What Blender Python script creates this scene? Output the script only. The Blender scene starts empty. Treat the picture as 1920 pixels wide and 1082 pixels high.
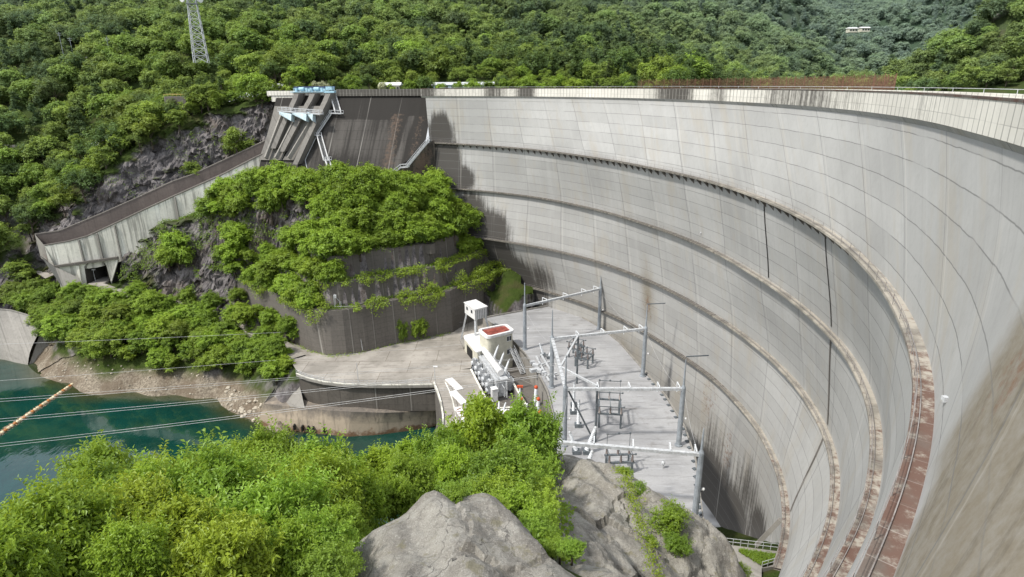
import bpy, math, random
import numpy as np
from math import radians, sin, cos, pi
from mathutils import Vector
random.seed(7); RG = np.random.default_rng(7)
scn = bpy.context.scene
COL = scn.collection
# ------------------------------------------------------------------ camera (stands at the origin, z = 0 is eye height)
FPX = 1150.0; PITCH = math.atan((541-158.3)/FPX); ROLL = -0.0085
CP, SP = cos(PITCH), sin(PITCH); CA, SA = cos(ROLL), sin(ROLL)
def ray(px, py):
    x = px-960.0; y = 541.0-py
    x, y = CA*x-SA*y, SA*x+CA*y
    return Vector((x, FPX*CP+y*SP, -FPX*SP+y*CP))
def U(px, py, z=None, Y=None):
    d = ray(px, py)
    return d*(z/d.z if z is not None else Y/d.y)
def proj(P):
    P = np.atleast_2d(np.asarray(P, float))
    a = P[:, 1]*CP-P[:, 2]*SP; up = P[:, 1]*SP+P[:, 2]*CP; x = P[:, 0]
    a = np.maximum(a, .01)
    x, y = x/a*FPX, up/a*FPX
    X = CA*x+SA*y; Yv = -SA*x+CA*y
    return 960+X, 541-Yv, a
cd = bpy.data.cameras.new('camera'); cam = bpy.data.objects.new('camera', cd); COL.objects.link(cam); scn.camera = cam
from mathutils import Matrix
R0 = Vector((1, 0, 0)); U0 = Vector((0, SP, CP)); F0 = Vector((0, CP, -SP))
Rv = R0*CA+U0*SA; Uv = -R0*SA+U0*CA
cam.matrix_world = Matrix((( Rv.x, Uv.x, -F0.x, 0), (Rv.y, Uv.y, -F0.y, 0), (Rv.z, Uv.z, -F0.z, 0), (0, 0, 0, 1)))
cd.sensor_width = 36; cd.lens = 36*FPX/1920; cd.clip_start = .1; cd.clip_end = 6000

# ------------------------------------------------------------------ noise
def _h(ix, iy, iz, s):
    n = (ix*374761393+iy*668265263+iz*2147483647+s*974634777).astype(np.int64)
    n = (n ^ (n >> 13))*1274126177 & 0x7fffffff
    return ((n ^ (n >> 16)) & 0xffffff)/float(0xffffff)
def vn(P, sc, s=0):
    p = np.asarray(P, float)/sc; i = np.floor(p).astype(np.int64); f = p-i; f = f*f*(3-2*f)
    r = 0
    for a in (0, 1):
        for b in (0, 1):
            for c in (0, 1):
                w = (f[:, 0] if a else 1-f[:, 0])*(f[:, 1] if b else 1-f[:, 1])*(f[:, 2] if c else 1-f[:, 2])
                r = r+w*_h(i[:, 0]+a, i[:, 1]+b, i[:, 2]+c, s)
    return r*2-1
def fbm(P, sc, o=4, s=0, g=.5):
    r = 0; a = 1
    for k in range(o): r = r+a*vn(P, sc, s+k*17); sc *= .5; a *= g
    return r
def ridge(P, sc, o=4, s=0):
    r = 0; a = 1
    for k in range(o): r = r+a*(1-2*np.abs(vn(P, sc, s+k*13))); sc *= .5; a *= .5
    return r

def worley(P, cell, s=0):
    """nearest feature point of a jittered 3-D grid: returns offset to it, its hash, and edge distance F2-F1"""
    p = np.asarray(P, float)/cell; i0 = np.floor(p).astype(np.int64); n = len(p); b1 = np.full(n, 1e9); b2 = np.full(n, 1e9); off = np.zeros((n, 3)); hh_ = np.zeros(n)
    for a in (-1, 0, 1):
        for b in (-1, 0, 1):
            for c in (-1, 0, 1):
                j = i0+np.array([a, b, c]); q = j+np.stack([_h(j[:, 0], j[:, 1], j[:, 2], s+k) for k in (1, 2, 3)], 1); v = p-q; d = np.sqrt((v**2).sum(1)); m = d < b1
                b2 = np.where(m, b1, np.minimum(b2, d)); b1 = np.where(m, d, b1); off[m] = v[m]; hh_[m] = _h(j[:, 0], j[:, 1], j[:, 2], s+9)[m]
    return off*cell, hh_, b2-b1
def facets(P, cell, amp, tilt, s=0):
    o, h, e = worley(P, cell, s); g1 = _h((h*99991).astype(np.int64), 3, 5, s)-.5; g2 = _h((h*77773).astype(np.int64), 7, 2, s)-.5
    return (h-.5)*amp+(o[:, 0]*g1+o[:, 1]*g2)*tilt-.35*amp*np.exp(-(e/.06)**2)

# ------------------------------------------------------------------ object helpers
def link(o, parent=None):
    COL.objects.link(o)
    if parent is not None: o.parent = parent
    return o
def tag(o, label=None, cat=None, group=None, kind=None):
    if label: o['label'] = label
    if cat: o['category'] = cat
    if group: o['group'] = group
    if kind: o['kind'] = kind
    return o
def empty(name, loc=(0, 0, 0), rz=0, **k):
    o = bpy.data.objects.new(name, None); o.location = loc; o.rotation_euler = (0, 0, rz); o.empty_display_size = .5
    link(o); return tag(o, **k)
def nmesh(name, V, F, mat=None, smooth=False, fattr=None, vattr=None, uv=None):
    """mesh from numpy arrays: F is (n,k) with constant k"""
    V = np.asarray(V, np.float32); F = np.asarray(F, np.int32); n, k = F.shape
    me = bpy.data.meshes.new(name)
    me.vertices.add(len(V)); me.vertices.foreach_set('co', V.ravel())
    me.loops.add(n*k); me.loops.foreach_set('vertex_index', F.ravel())
    me.polygons.add(n); me.polygons.foreach_set('loop_start', np.arange(0, n*k, k, dtype=np.int32))
    try: me.polygons.foreach_set('loop_total', np.full(n, k, np.int32))
    except Exception: pass
    me.polygons.foreach_set('use_smooth', np.full(n, smooth, bool))
    me.update(calc_edges=True); me.validate()
    for nm, arr in (fattr or {}).items():
        me.attributes.new(nm, 'FLOAT', 'FACE').data.foreach_set('value', np.asarray(arr, np.float32))
    for nm, arr in (vattr or {}).items():
        me.attributes.new(nm, 'FLOAT', 'POINT').data.foreach_set('value', np.asarray(arr, np.float32))
    if uv is not None:
        u = me.uv_layers.new(name='UVMap'); u.data.foreach_set('uv', np.asarray(uv, np.float32)[F.ravel()].ravel())
    if mat: me.materials.append(mat)
    return me
def nobj(name, V, F, mat=None, parent=None, **k):
    return link(bpy.data.objects.new(name, nmesh(name, V, F, mat, **k)), parent)
def grid(nu, nv, closed=False):
    """quads of a (nu x nv) vertex grid, v fastest"""
    i = np.arange(nu-(0 if closed else 1))[:, None]; j = np.arange(nv-1)[None, :]
    a = i*nv+j; b = ((i+1) % nu)*nv+j
    return np.stack([a, b, b+1, a+1], -1).reshape(-1, 4)
class MB:
    def __init__(s): s.v = []; s.f = []
    def poly(s, pts):
        b = len(s.v); s.v += [tuple(p) for p in pts]; s.f.append(tuple(range(b, b+len(pts)))); return s
    def hexa(s, p):
        """8 points: bottom loop of 4, top loop of 4"""
        b = len(s.v); s.v += [tuple(q) for q in p]
        for f in ((3, 2, 1, 0), (4, 5, 6, 7), (0, 1, 5, 4), (1, 2, 6, 5), (2, 3, 7, 6), (3, 0, 4, 7)): s.f.append(tuple(b+i for i in f))
        return s
    def box(s, c, sz, rz=0, tilt=None):
        ca, sa = cos(rz), sin(rz); hx, hy, hz = sz[0]/2, sz[1]/2, sz[2]/2; P = []
        for z in (-hz, hz):
            for x, y in ((-hx, -hy), (hx, -hy), (hx, hy), (-hx, hy)):
                P.append((c[0]+x*ca-y*sa, c[1]+x*sa+y*ca, c[2]+z))
        return s.hexa(P)
    def bar(s, a, b, w, h=None):
        a = Vector(a); b = Vector(b); d = (b-a).normalized(); h = h or w
        up = Vector((0, 0, 1)) if abs(d.z) < .95 else Vector((0, 1, 0))
        r = d.cross(up).normalized(); u = r.cross(d).normalized(); P = []
        for q in (a, b):
            for x, y in ((-1, -1), (1, -1), (1, 1), (-1, 1)): P.append(q+r*(x*w/2)+u*(y*h/2))
        return s.hexa(P)
    def tube(s, a, b, r0, r1=None, n=8, cap=True):
        a = Vector(a); b = Vector(b); r1 = r0 if r1 is None else r1
        d = (b-a).normalized(); up = Vector((0, 0, 1)) if abs(d.z) < .95 else Vector((1, 0, 0))
        r = d.cross(up).normalized(); u = r.cross(d).normalized(); k = len(s.v)
        for q, rr in ((a, r0), (b, r1)):
            for i in range(n):
                t = 2*pi*i/n; s.v.append(tuple(q+r*(cos(t)*rr)+u*(sin(t)*rr)))
        for i in range(n): j = (i+1) % n; s.f.append((k+i, k+j, k+n+j, k+n+i))
        if cap: s.f.append(tuple(k+n-1-i for i in range(n))); s.f.append(tuple(k+n+i for i in range(n)))
        return s
    def lathe(s, c, prof, n=12, axis=None):
        """profile list of (radius, height) about a vertical axis at c"""
        k = len(s.v); c = Vector(c)
        ax = Vector(axis).normalized() if axis else Vector((0, 0, 1))
        r = ax.orthogonal().normalized(); u = ax.cross(r)
        for rr, h in prof:
            for i in range(n):
                t = 2*pi*i/n; s.v.append(tuple(c+ax*h+(r*cos(t)+u*sin(t))*rr))
        m = len(prof)
        for q in range(m-1):
            for i in range(n): j = (i+1) % n; s.f.append((k+q*n+i, k+q*n+j, k+(q+1)*n+j, k+(q+1)*n+i))
        s.f.append(tuple(k+n-1-i for i in range(n))); s.f.append(tuple(k+(m-1)*n+i for i in range(n)))
        return s
    def ball(s, c, r, n=10, m=7, sq=1):
        return s.lathe(c, [(max(.001, r*sin(pi*i/(m-1))), -r*sq*cos(pi*i/(m-1))) for i in range(m)], n)
    def path(s, pts, w, h=None, n=None, r=None):
        for a, b in zip(pts, pts[1:]):
            if n: s.tube(a, b, r, r, n)
            else: s.bar(a, b, w, h)
        return s
    def prism(s, poly, z0, z1):
        n = len(poly); k = len(s.v)
        s.v += [(p[0], p[1], z0) for p in poly]+[(p[0], p[1], z1) for p in poly]
        s.f.append(tuple(k+n-1-i for i in range(n))); s.f.append(tuple(k+n+i for i in range(n)))
        for i in range(n): j = (i+1) % n; s.f.append((k+i, k+j, k+n+j, k+n+i))
        return s
    def build(s, name, mat, parent=None, loc=None, smooth=False):
        me = bpy.data.meshes.new(name)
        V = s.v if loc is None else [(p[0]-loc[0], p[1]-loc[1], p[2]-loc[2]) for p in s.v]
        me.from_pydata(V, [], s.f); me.materials.append(mat)
        if smooth:
            for p in me.polygons: p.use_smooth = True
        me.update()
        o = bpy.data.objects.new(name, me)
        if loc is not None and parent is None: o.location = loc
        return link(o, parent)

# ------------------------------------------------------------------ materials
class NT:
    def __init__(s, name):
        s.m = bpy.data.materials.new(name); s.m.use_nodes = True; s.t = s.m.node_tree; s.t.nodes.clear()
        s.out = s.t.nodes.new('ShaderNodeOutputMaterial')
    def n(s, typ, **k):
        nd = s.t.nodes.new('ShaderNode'+typ)
        for a, b in k.items():
            if a.startswith('i_'): s.set(nd.inputs[a[2:].replace('_', ' ')], b)
            else: setattr(nd, a, b)
        return nd
    def set(s, sock, v):
        if isinstance(v, bpy.types.NodeSocket): s.t.links.new(v, sock)
        else:
            try: sock.default_value = v
            except Exception: sock.default_value = (v[0], v[1], v[2], 1)
    def math(s, op, a, b=0.0, c=None, clamp=False):
        nd = s.t.nodes.new('ShaderNodeMath'); nd.operation = op; nd.use_clamp = clamp
        s.set(nd.inputs[0], a); s.set(nd.inputs[1], b)
        if c is not None: s.set(nd.inputs[2], c)
        return nd.outputs[0]
    def mix(s, f, a, b, typ='MIX'):
        nd = s.t.nodes.new('ShaderNodeMix'); nd.data_type = 'RGBA'; nd.blend_type = typ
        s.set(nd.inputs[0], f)
        for q, v in ((6, a), (7, b)):
            if isinstance(v, bpy.types.NodeSocket): s.t.links.new(v, nd.inputs[q])
            else: nd.inputs[q].default_value = (v[0], v[1], v[2], 1)
        return nd.outputs[2]
    def pos(s): return s.n('NewGeometry').outputs['Position']
    def noise(s, vec, scale, detail=4, rough=.55, sc3=None):
        if sc3 is not None:
            mp = s.n('Mapping'); s.set(mp.inputs[0], vec); mp.inputs['Scale'].default_value = sc3; vec = mp.outputs[0]
        nd = s.n('TexNoise'); s.set(nd.inputs['Vector'], vec); nd.inputs['Scale'].default_value = scale
        nd.inputs['Detail'].default_value = detail; nd.inputs['Roughness'].default_value = rough
        return nd.outputs[0]
    def ramp(s, f, lo, hi, a=0.0, b=1.0):
        nd = s.n('MapRange'); s.set(nd.inputs[0], f); nd.inputs[1].default_value = lo; nd.inputs[2].default_value = hi
        nd.inputs[3].default_value = a; nd.inputs[4].default_value = b; nd.interpolation_type = 'SMOOTHSTEP'
        return nd.outputs[0]
    def attr(s, name): return s.n('Attribute', attribute_name=name).outputs['Fac']
    def bsdf(s, col, rough=.8, bump=None, bs=.3, metal=0, spec=.3, dist=.1):
        p = s.n('BsdfPrincipled'); s.set(p.inputs['Base Color'], col); s.set(p.inputs['Roughness'], rough)
        s.set(p.inputs['Metallic'], metal); s.set(p.inputs['Specular IOR Level'], spec)
        if bump is not None:
            b = s.n('Bump'); s.set(b.inputs['Height'], bump); b.inputs['Strength'].default_value = bs; b.inputs['Distance'].default_value = dist
            s.t.links.new(b.outputs[0], p.inputs['Normal'])
        s.t.links.new(p.outputs[0], s.out.inputs[0]); return s.m
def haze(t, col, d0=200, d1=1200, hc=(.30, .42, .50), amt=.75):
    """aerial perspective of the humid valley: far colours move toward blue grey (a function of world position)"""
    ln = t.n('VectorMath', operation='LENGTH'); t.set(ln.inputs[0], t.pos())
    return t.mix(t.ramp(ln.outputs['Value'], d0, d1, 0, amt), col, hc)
def simple(name, col, rough=.6, metal=0, var=.25, sc=1.2, dirt=None, spec=.3):
    t = NT(name); p = t.pos(); a = t.noise(p, sc, 5, .65); b = t.noise(p, sc*7, 3)
    c = t.mix(t.ramp(a, .3, .75), tuple(x*(1-var) for x in col), tuple(min(1, x*(1+var*.6)) for x in col))
    if dirt: c = t.mix(t.ramp(t.noise(p, sc*1.7, 6, .7), .52, .7, 0, .8), c, dirt)
    return t.bsdf(c, rough, b, .15, metal, spec)
def leafmat(name, dark, lite, trans=.35, hz=True, yellow=(.30, .30, .03), dk=.6):
    t = NT(name); tone = t.attr('tone'); oi = t.n('ObjectInfo')
    rnd = oi.outputs['Random']
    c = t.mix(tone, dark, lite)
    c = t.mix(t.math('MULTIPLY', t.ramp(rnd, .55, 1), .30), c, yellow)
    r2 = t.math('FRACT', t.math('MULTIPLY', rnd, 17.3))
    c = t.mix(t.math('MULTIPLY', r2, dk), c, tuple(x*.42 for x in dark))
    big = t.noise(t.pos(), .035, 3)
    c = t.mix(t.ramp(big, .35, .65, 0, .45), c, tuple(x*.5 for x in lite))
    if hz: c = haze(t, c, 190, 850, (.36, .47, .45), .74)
    d = t.n('BsdfDiffuse'); t.set(d.inputs[0], c)
    tr = t.n('BsdfTranslucent'); t.set(tr.inputs[0], t.mix(.35, c, yellow))
    mx = t.n('MixShader'); mx.inputs[0].default_value = trans
    t.t.links.new(d.outputs[0], mx.inputs[1]); t.t.links.new(tr.outputs[0], mx.inputs[2])
    g = t.n('BsdfGlossy'); g.inputs[0].default_value = (.6, .7, .6, 1); g.inputs[1].default_value = .45
    m2 = t.n('MixShader'); m2.inputs[0].default_value = .035
    t.t.links.new(mx.outputs[0], m2.inputs[1]); t.t.links.new(g.outputs[0], m2.inputs[2])
    t.t.links.new(m2.outputs[0], t.out.inputs[0]); return t.m
M = {}
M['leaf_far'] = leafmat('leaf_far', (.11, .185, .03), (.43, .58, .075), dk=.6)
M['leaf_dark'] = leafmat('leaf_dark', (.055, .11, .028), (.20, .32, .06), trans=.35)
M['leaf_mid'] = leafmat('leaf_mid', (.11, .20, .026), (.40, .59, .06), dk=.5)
M['leaf_near'] = leafmat('leaf_near', (.155, .27, .026), (.45, .65, .065), trans=.5, dk=.45, hz=False, yellow=(.46, .50, .04))
M['leaf_near2'] = leafmat('leaf_near2', (.13, .25, .03), (.40, .62, .075), trans=.5, dk=.55, hz=False, yellow=(.46, .50, .04))
M['leaf_yellow'] = leafmat('leaf_yellow', (.18, .27, .022), (.47, .60, .06), trans=.5, dk=.12, hz=False, yellow=(.50, .46, .04))
M['blossom'] = leafmat('blossom', (.30, .34, .16), (.75, .76, .50), trans=.2, hz=False)
M['bark'] = simple('bark', (.11, .09, .07), .9, sc=3)
M['barkpale'] = simple('barkpale', (.38, .36, .32), .85, sc=4)

def concrete(name, base=(.42, .42, .40), dark=(.06, .055, .05), warm=(.38, .33, .25), lift=3.0, bay=15.0, dirt=.35, lines=True, uvm=True, attrs=False, brown=(.20, .12, .08), streak=.5, ul=(.490, .4975, .70), drip=0, pan=.20, lst=.62, tint=0):
    t = NT(name)
    if uvm:
        uv = t.n('UVMap').outputs[0]; sx = t.n('SeparateXYZ'); t.set(sx.inputs[0], uv); u, v = sx.outputs[0], sx.outputs[1]
    else:
        sx = t.n('SeparateXYZ'); t.set(sx.inputs[0], t.pos()); u, v = sx.outputs[0], sx.outputs[2]
        u = t.math('ADD', u, sx.outputs[1])
    pos = t.pos()
    cx = t.n('CombineXYZ'); t.set(cx.inputs[0], u); t.set(cx.inputs[1], v); vec = cx.outputs[0]
    big = t.noise(pos, .05, 4); fine = t.noise(pos, 1.3, 5, .7)
    strk = t.noise(vec, 1, 4, .6, (1.1, .035, 1)); strk2 = t.noise(vec, 1, 3, .6, (.35, .02, 1))
    c = t.mix(t.ramp(big, .35, .65), tuple(x*.86 for x in base), tuple(x*1.08 for x in base))
    # each pour of concrete a little different
    fl = t.n('CombineXYZ'); t.set(fl.inputs[0], t.math('FLOOR', t.math('DIVIDE', u, bay))); t.set(fl.inputs[1], t.math('FLOOR', t.math('DIVIDE', v, lift)))
    wn = t.n('TexWhiteNoise', noise_dimensions='3D'); t.set(wn.inputs[0], fl.outputs[0])
    c = t.mix(pan, c, t.mix(wn.outputs[0], tuple(x*.70 for x in base), tuple(x*1.15 for x in base)))
    c = t.mix(t.ramp(strk, .50, .78, 0, streak), c, tuple(x*.55 for x in base))
    c = t.mix(t.ramp(strk2, .52, .7, 0, streak*.8), c, tuple(min(.9, x*1.25) for x in base))
    c = t.mix(t.ramp(fine, .45, .75, 0, dirt*.5), c, tuple(x*.5 for x in base))
    if tint:
        tn_ = t.noise(vec, 1, 4, .7, (.16, .05, 1)); c = t.mix(t.ramp(tn_, .50, .68, 0, tint), c, (.40, .355, .28)); tn2 = t.noise(vec, 1, 4, .7, (2.6, .06, 1)); c = t.mix(t.ramp(tn2, .56, .70, 0, tint*.8), c, tuple(x*.62 for x in base)); pf = t.noise(pos, .5, 6, .75); c = t.mix(t.ramp(pf, .5, .72, 0, tint*.7), c, tuple(x*.70 for x in base))
    if drip:
        dn = t.noise(vec, 1, 5, .65, (.45, .03, 1)); c = t.mix(t.ramp(dn, .50, .60, 0, drip), c, tuple(x*.22 for x in base))
    if attrs:
        w = t.attr('warm'); s_ = t.attr('stain'); b_ = t.attr('brown')
        c = t.mix(t.math('MULTIPLY', w, t.ramp(fine, .2, .7, .62, .95)), c, warm)
        sn = t.math('ADD', t.math('MULTIPLY', t.math('POWER', s_, 1.4), 2.3), t.math('SUBTRACT', t.math('MULTIPLY', strk, 1.3), .85))
        sn2 = t.math('ADD', sn, t.math('MULTIPLY', t.math('SUBTRACT', fine, .5), .5))
        c = t.mix(t.math('MULTIPLY', t.ramp(s_, 0, .15), t.ramp(sn2, .25, .95, 0, .93)), c, dark)
        bn = t.math('ADD', b_, t.math('MULTIPLY', t.math('SUBTRACT', t.noise(pos, .9, 7, .75), .5), 2.2))
        c = t.mix(t.math('MULTIPLY', t.ramp(b_, 0, .1), t.ramp(bn, .3, .8, 0, .85)), c, brown)
    if lines:
        wob = t.math('MULTIPLY', t.math('SUBTRACT', t.noise(pos, .3, 3), .5), .12)
        lv = t.math('ABSOLUTE', t.math('SUBTRACT', t.math('FRACT', t.math('ADD', t.math('DIVIDE', v, lift), wob)), .5))
        lu = t.math('ABSOLUTE', t.math('SUBTRACT', t.math('FRACT', t.math('ADD', t.math('DIVIDE', u, bay), t.math('MULTIPLY', wob, .1))), .5))
        brk = t.ramp(t.noise(vec, .12, 2), .34, .5, .25, 1)
        c = t.mix(t.math('MULTIPLY', t.ramp(lv, .470, .492, 0, lst), brk), c, tuple(x*.38 for x in base))
        c = t.mix(t.math('MULTIPLY', t.ramp(lu, ul[0], ul[1], 0, ul[2]), t.ramp(t.noise(vec, .09, 2), .3, .6, .3, 1)), c, tuple(x*.35 for x in base))
        lu2 = t.math('ABSOLUTE', t.math('SUBTRACT', t.math('FRACT', t.math('ADD', t.math('DIVIDE', u, bay), .06)), .5))
        c = t.mix(t.math('MULTIPLY', t.ramp(lu2, .480, .495, 0, .35), t.ramp(strk, .4, .6)), c, (.62, .60, .56))
    return t.bsdf(c, .88, fine, .25, spec=.2)
M['dam'] = concrete('dam', (.435, .436, .428), attrs=True, lift=2.45, bay=14.2, pan=.34, lst=.78, tint=.35, warm=(.215, .185, .135), streak=.22, dirt=.2)
M['ledge'] = concrete('ledge', (.40, .38, .34), attrs=True, lines=True, lift=90, bay=2.2, brown=(.105, .045, .032), streak=.35)
M['parapet'] = concrete('parapet', (.72, .70, .64), attrs=True, lines=True, lift=1.28, bay=1.3, ul=(.40, .46, .85), streak=.30, dark=(.05, .045, .04))
M['gravity'] = concrete('gravity', (.088, .082, .076), attrs=True, lift=3, bay=12, dark=(.028, .026, .024), brown=(.115, .085, .066), streak=.75, drip=.35)
M['conc'] = concrete('conc', (.78, .76, .68), uvm=False, lines=False, streak=.9, dirt=.8, drip=.6)
M['concdark'] = concrete('concdark', (.155, .142, .128), uvm=False, lift=1.5, bay=9, lines=True, streak=.45, dirt=.9)
M['foot'] = concrete('foot', (.44, .37, .29), uvm=False, lines=False, streak=.5, dirt=.5)
M['concmid'] = concrete('concmid', (.30, .285, .26), uvm=False, lines=False, streak=.9, dirt=.8)
M['concgrey'] = concrete('concgrey', (.20, .19, .175), uvm=False, lines=False, streak=.9, dirt=.9)
M['chute'] = concrete('chute', (.17, .145, .13), uvm=False, lines=False, streak=.6, dirt=.9)
M['netrust'] = simple('netrust', (.21, .115, .075), .9, sc=2, dirt=(.10, .07, .05))
M['rust'] = simple('rust', (.22, .10, .05), .85, sc=2, dirt=(.10, .05, .03))
M['steel'] = simple('steel', (.30, .33, .36), .55, .0, .25, .8)
M['steeldark'] = simple('steeldark', (.13, .15, .165), .6, .0, .3, .8, dirt=(.22, .23, .24))
M['galv'] = simple('galv', (.58, .60, .62), .5, .1, .25, 1.5, dirt=(.36, .34, .30))
M['railgrey'] = simple('railgrey', (.30, .28, .27), .6, 0, .3, .6, dirt=(.14, .09, .07))
M['white'] = simple('white', (.80, .80, .80), .45, 0, .12, .8, dirt=(.55, .54, .50))
M['porcelain'] = simple('porcelain', (.72, .75, .78), .25, 0, .1, 3, spec=.5)
M['brownpor'] = simple('brownpor', (.16, .13, .12), .3, 0, .2, 3, spec=.5)
M['orange'] = simple('orange', (.58, .10, .04), .5, 0, .15, 3)
M['redroof'] = simple('redroof', (.26, .06, .045), .8, 0, .5, .7, dirt=(.42, .20, .14))
M['cream'] = simple('cream', (.62, .60, .50), .8, 0, .15, .6, dirt=(.42, .40, .33))
M['black'] = simple('black', (.02, .02, .02), .6)
M['glass'] = simple('glass', (.03, .04, .05), .12, 0, .2, 1, spec=.8)
M['blue'] = simple('blue', (.36, .58, .70), .5, 0, .25, 1.2, dirt=(.60, .68, .72))
M['paleblue'] = simple('paleblue', (.55, .68, .74), .5, 0, .2, 1.2, dirt=(.4, .5, .55))
M['navy'] = simple('navy', (.03, .04, .12), .5)
M['cable'] = simple('cable', (.55, .55, .55), .5, .3)
M['yellowrail'] = simple('yellowrail', (.55, .45, .12), .7, dirt=(.5, .48, .38))
def roofmat():
    t = NT('roof_membrane'); p = t.pos()
    a = t.noise(p, .10, 4); mp = t.noise(p, 1, 5, .65, (.09, .75, 1)); m2 = t.noise(p, 1, 4, .6, (.25, 1.6, 1)); f = t.noise(p, 2.2, 5, .7)
    c = t.mix(t.ramp(a, .3, .7), (.31, .312, .322), (.405, .407, .415))
    c = t.mix(t.ramp(mp, .53, .60, 0, .38), c, (.19, .19, .19))
    c = t.mix(t.ramp(m2, .58, .66, 0, .35), c, (.55, .57, .60))
    c = t.mix(t.ramp(f, .5, .72, 0, .35), c, (.20, .19, .18))
    c = t.mix(t.ramp(t.noise(p, .22, 5, .7), .56, .72, 0, .55), c, (.19, .18, .17))
    return t.bsdf(c, .55, mp, .5, spec=.35, dist=.2)
M['roof'] = roofmat()
def asphaltmat():
    t = NT('plaza_concrete'); p = t.pos()
    c = t.mix(t.ramp(t.noise(p, .12, 5, .65), .3, .7), (.27, .25, .22), (.42, .39, .35))
    c = t.mix(t.ramp(t.noise(p, .5, 6, .7), .52, .7, 0, .5), c, (.17, .155, .135))
    c = t.mix(t.ramp(t.noise(p, 1, 4, .6, (.12, .9, 1)), .56, .64, 0, .4), c, (.15, .135, .12))
    br = t.n('TexBrick'); t.set(br.inputs[0], p); br.inputs['Scale'].default_value = .035; br.inputs['Mortar Size'].default_value = .0022
    br.inputs['Color1'].default_value = (1, 1, 1, 1); br.inputs['Color2'].default_value = (.9, .9, .9, 1); br.inputs['Mortar'].default_value = (.45, .4, .35, 1)
    c = t.mix(1.0, c, br.outputs[0], 'MULTIPLY')
    return t.bsdf(c, .9, t.noise(p, 3, 4), .2)
M['plaza'] = asphaltmat()
def rockmat(name, a=(.36, .34, .31), b=(.20, .19, .175), lich=(.52, .51, .47), moss=(.09, .09, .03), sc=1.0, bs=.7, dark=(.05, .045, .045)):
    t = NT(name); p = t.pos()
    n1 = t.noise(p, .35*sc, 6, .65); n2 = t.noise(p, 2.2*sc, 7, .72); n3 = t.noise(p, 9*sc, 4, .7)
    c = t.mix(t.ramp(n1, .35, .65), b, a)
    c = t.mix(t.ramp(n2, .55, .68, 0, .7), c, lich)
    c = t.mix(t.ramp(n2, .45, .30, 0, .6), c, tuple(x*.5 for x in b))
    c = t.mix(t.ramp(n3, .56, .64, 0, .45), c, tuple(min(1, x*1.25) for x in lich)); c = t.mix(t.ramp(n3, .44, .36, 0, .45), c, tuple(x*.45 for x in b))
    vo = t.n('TexVoronoi', feature='DISTANCE_TO_EDGE'); 
    wp = t.n('VectorMath', operation='ADD'); nz = t.n('TexNoise'); t.set(nz.inputs['Vector'], p); nz.inputs['Scale'].default_value = .6*sc; nz.inputs['Detail'].default_value = 4
    sc_ = t.n('VectorMath', operation='SCALE'); t.set(sc_.inputs[0], nz.outputs['Color']); sc_.inputs['Scale'].default_value = 2.5/sc
    t.set(wp.inputs[0], p); t.set(wp.inputs[1], sc_.outputs[0])
    mp = t.n('Mapping'); t.set(mp.inputs[0], wp.outputs[0]); mp.inputs['Scale'].default_value = (.30*sc, .13*sc, .16*sc); mp.inputs['Rotation'].default_value = (.2, .3, -.5)
    t.set(vo.inputs['Vector'], mp.outputs[0]); vo.inputs['Scale'].default_value = 1
    crack = t.ramp(vo.outputs['Distance'], .0, .018, 1, 0)
    c = t.mix(t.math('MULTIPLY', crack, t.ramp(n1, .42, .58, .05, .6)), c, dark)
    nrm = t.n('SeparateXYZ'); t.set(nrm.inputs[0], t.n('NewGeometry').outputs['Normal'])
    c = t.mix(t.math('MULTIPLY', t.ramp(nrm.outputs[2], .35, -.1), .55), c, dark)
    c = t.mix(t.math('MULTIPLY', t.ramp(t.noise(p, .5*sc, 5, .7), .56, .66, 0, .7), t.ramp(nrm.outputs[2], .3, .8)), c, moss)
    h = t.math('ADD', t.math('MULTIPLY', n2, 1.0), t.math('MULTIPLY', n3, .35)); h = t.math('SUBTRACT', h, t.math('MULTIPLY', crack, t.ramp(n1, .45, .6, 0, .25)))
    return t.bsdf(c, .9, h, bs, spec=.2, dist=.25/sc)
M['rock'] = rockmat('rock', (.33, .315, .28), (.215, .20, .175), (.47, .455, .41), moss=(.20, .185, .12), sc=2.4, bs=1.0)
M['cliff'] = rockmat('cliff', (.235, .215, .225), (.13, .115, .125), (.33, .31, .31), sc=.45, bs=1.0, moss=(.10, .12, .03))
def groundmat():
    t = NT('valley_ground'); p = t.pos()
    nrm = t.n('SeparateXYZ'); t.set(nrm.inputs[0], t.n('NewGeometry').outputs['True Normal'])
    rk = t.mix(t.ramp(t.noise(p, .25, 7, .72), .35, .65), (.085, .078, .080), (.27, .25, .25))
    rk = t.mix(t.ramp(t.noise(p, .9, 6, .7), .5, .7, 0, .6), rk, (.065, .058, .060))
    rk = t.mix(t.ramp(t.noise(p, .07, 4, .6), .5, .62, 0, .4), rk, (.13, .095, .065))
    rk = t.mix(t.ramp(t.noise(p, .8, 5, .7, (1, 1, .35)), .56, .64, 0, .55), rk, (.27, .25, .24))
    gr = t.mix(t.noise(p, .6, 5, .7), (.022, .035, .010), (.075, .11, .022))
    gr = t.mix(t.ramp(t.noise(p, .12, 4), .5, .65, 0, .5), gr, (.09, .075, .04))
    bch = t.mix(t.ramp(t.noise(p, 1.6, 5, .75), .35, .65), (.15, .125, .095), (.38, .33, .26))
    bch = t.mix(t.ramp(t.noise(p, .13, 5, .65), .42, .6, 0, .8), bch, (.16, .125, .09))
    c = t.mix(t.attr('rocky'), gr, rk); c = t.mix(t.attr('beach'), c, bch)
    c = haze(t, c, 190, 900, (.055, .09, .065), .80)  # far ground coloured dark green to match the shaded average of its trees
    return t.bsdf(c, .95, t.noise(p, 1.1, 7, .75), .9, spec=.1, dist=.6)
M['ground'] = groundmat()
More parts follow.
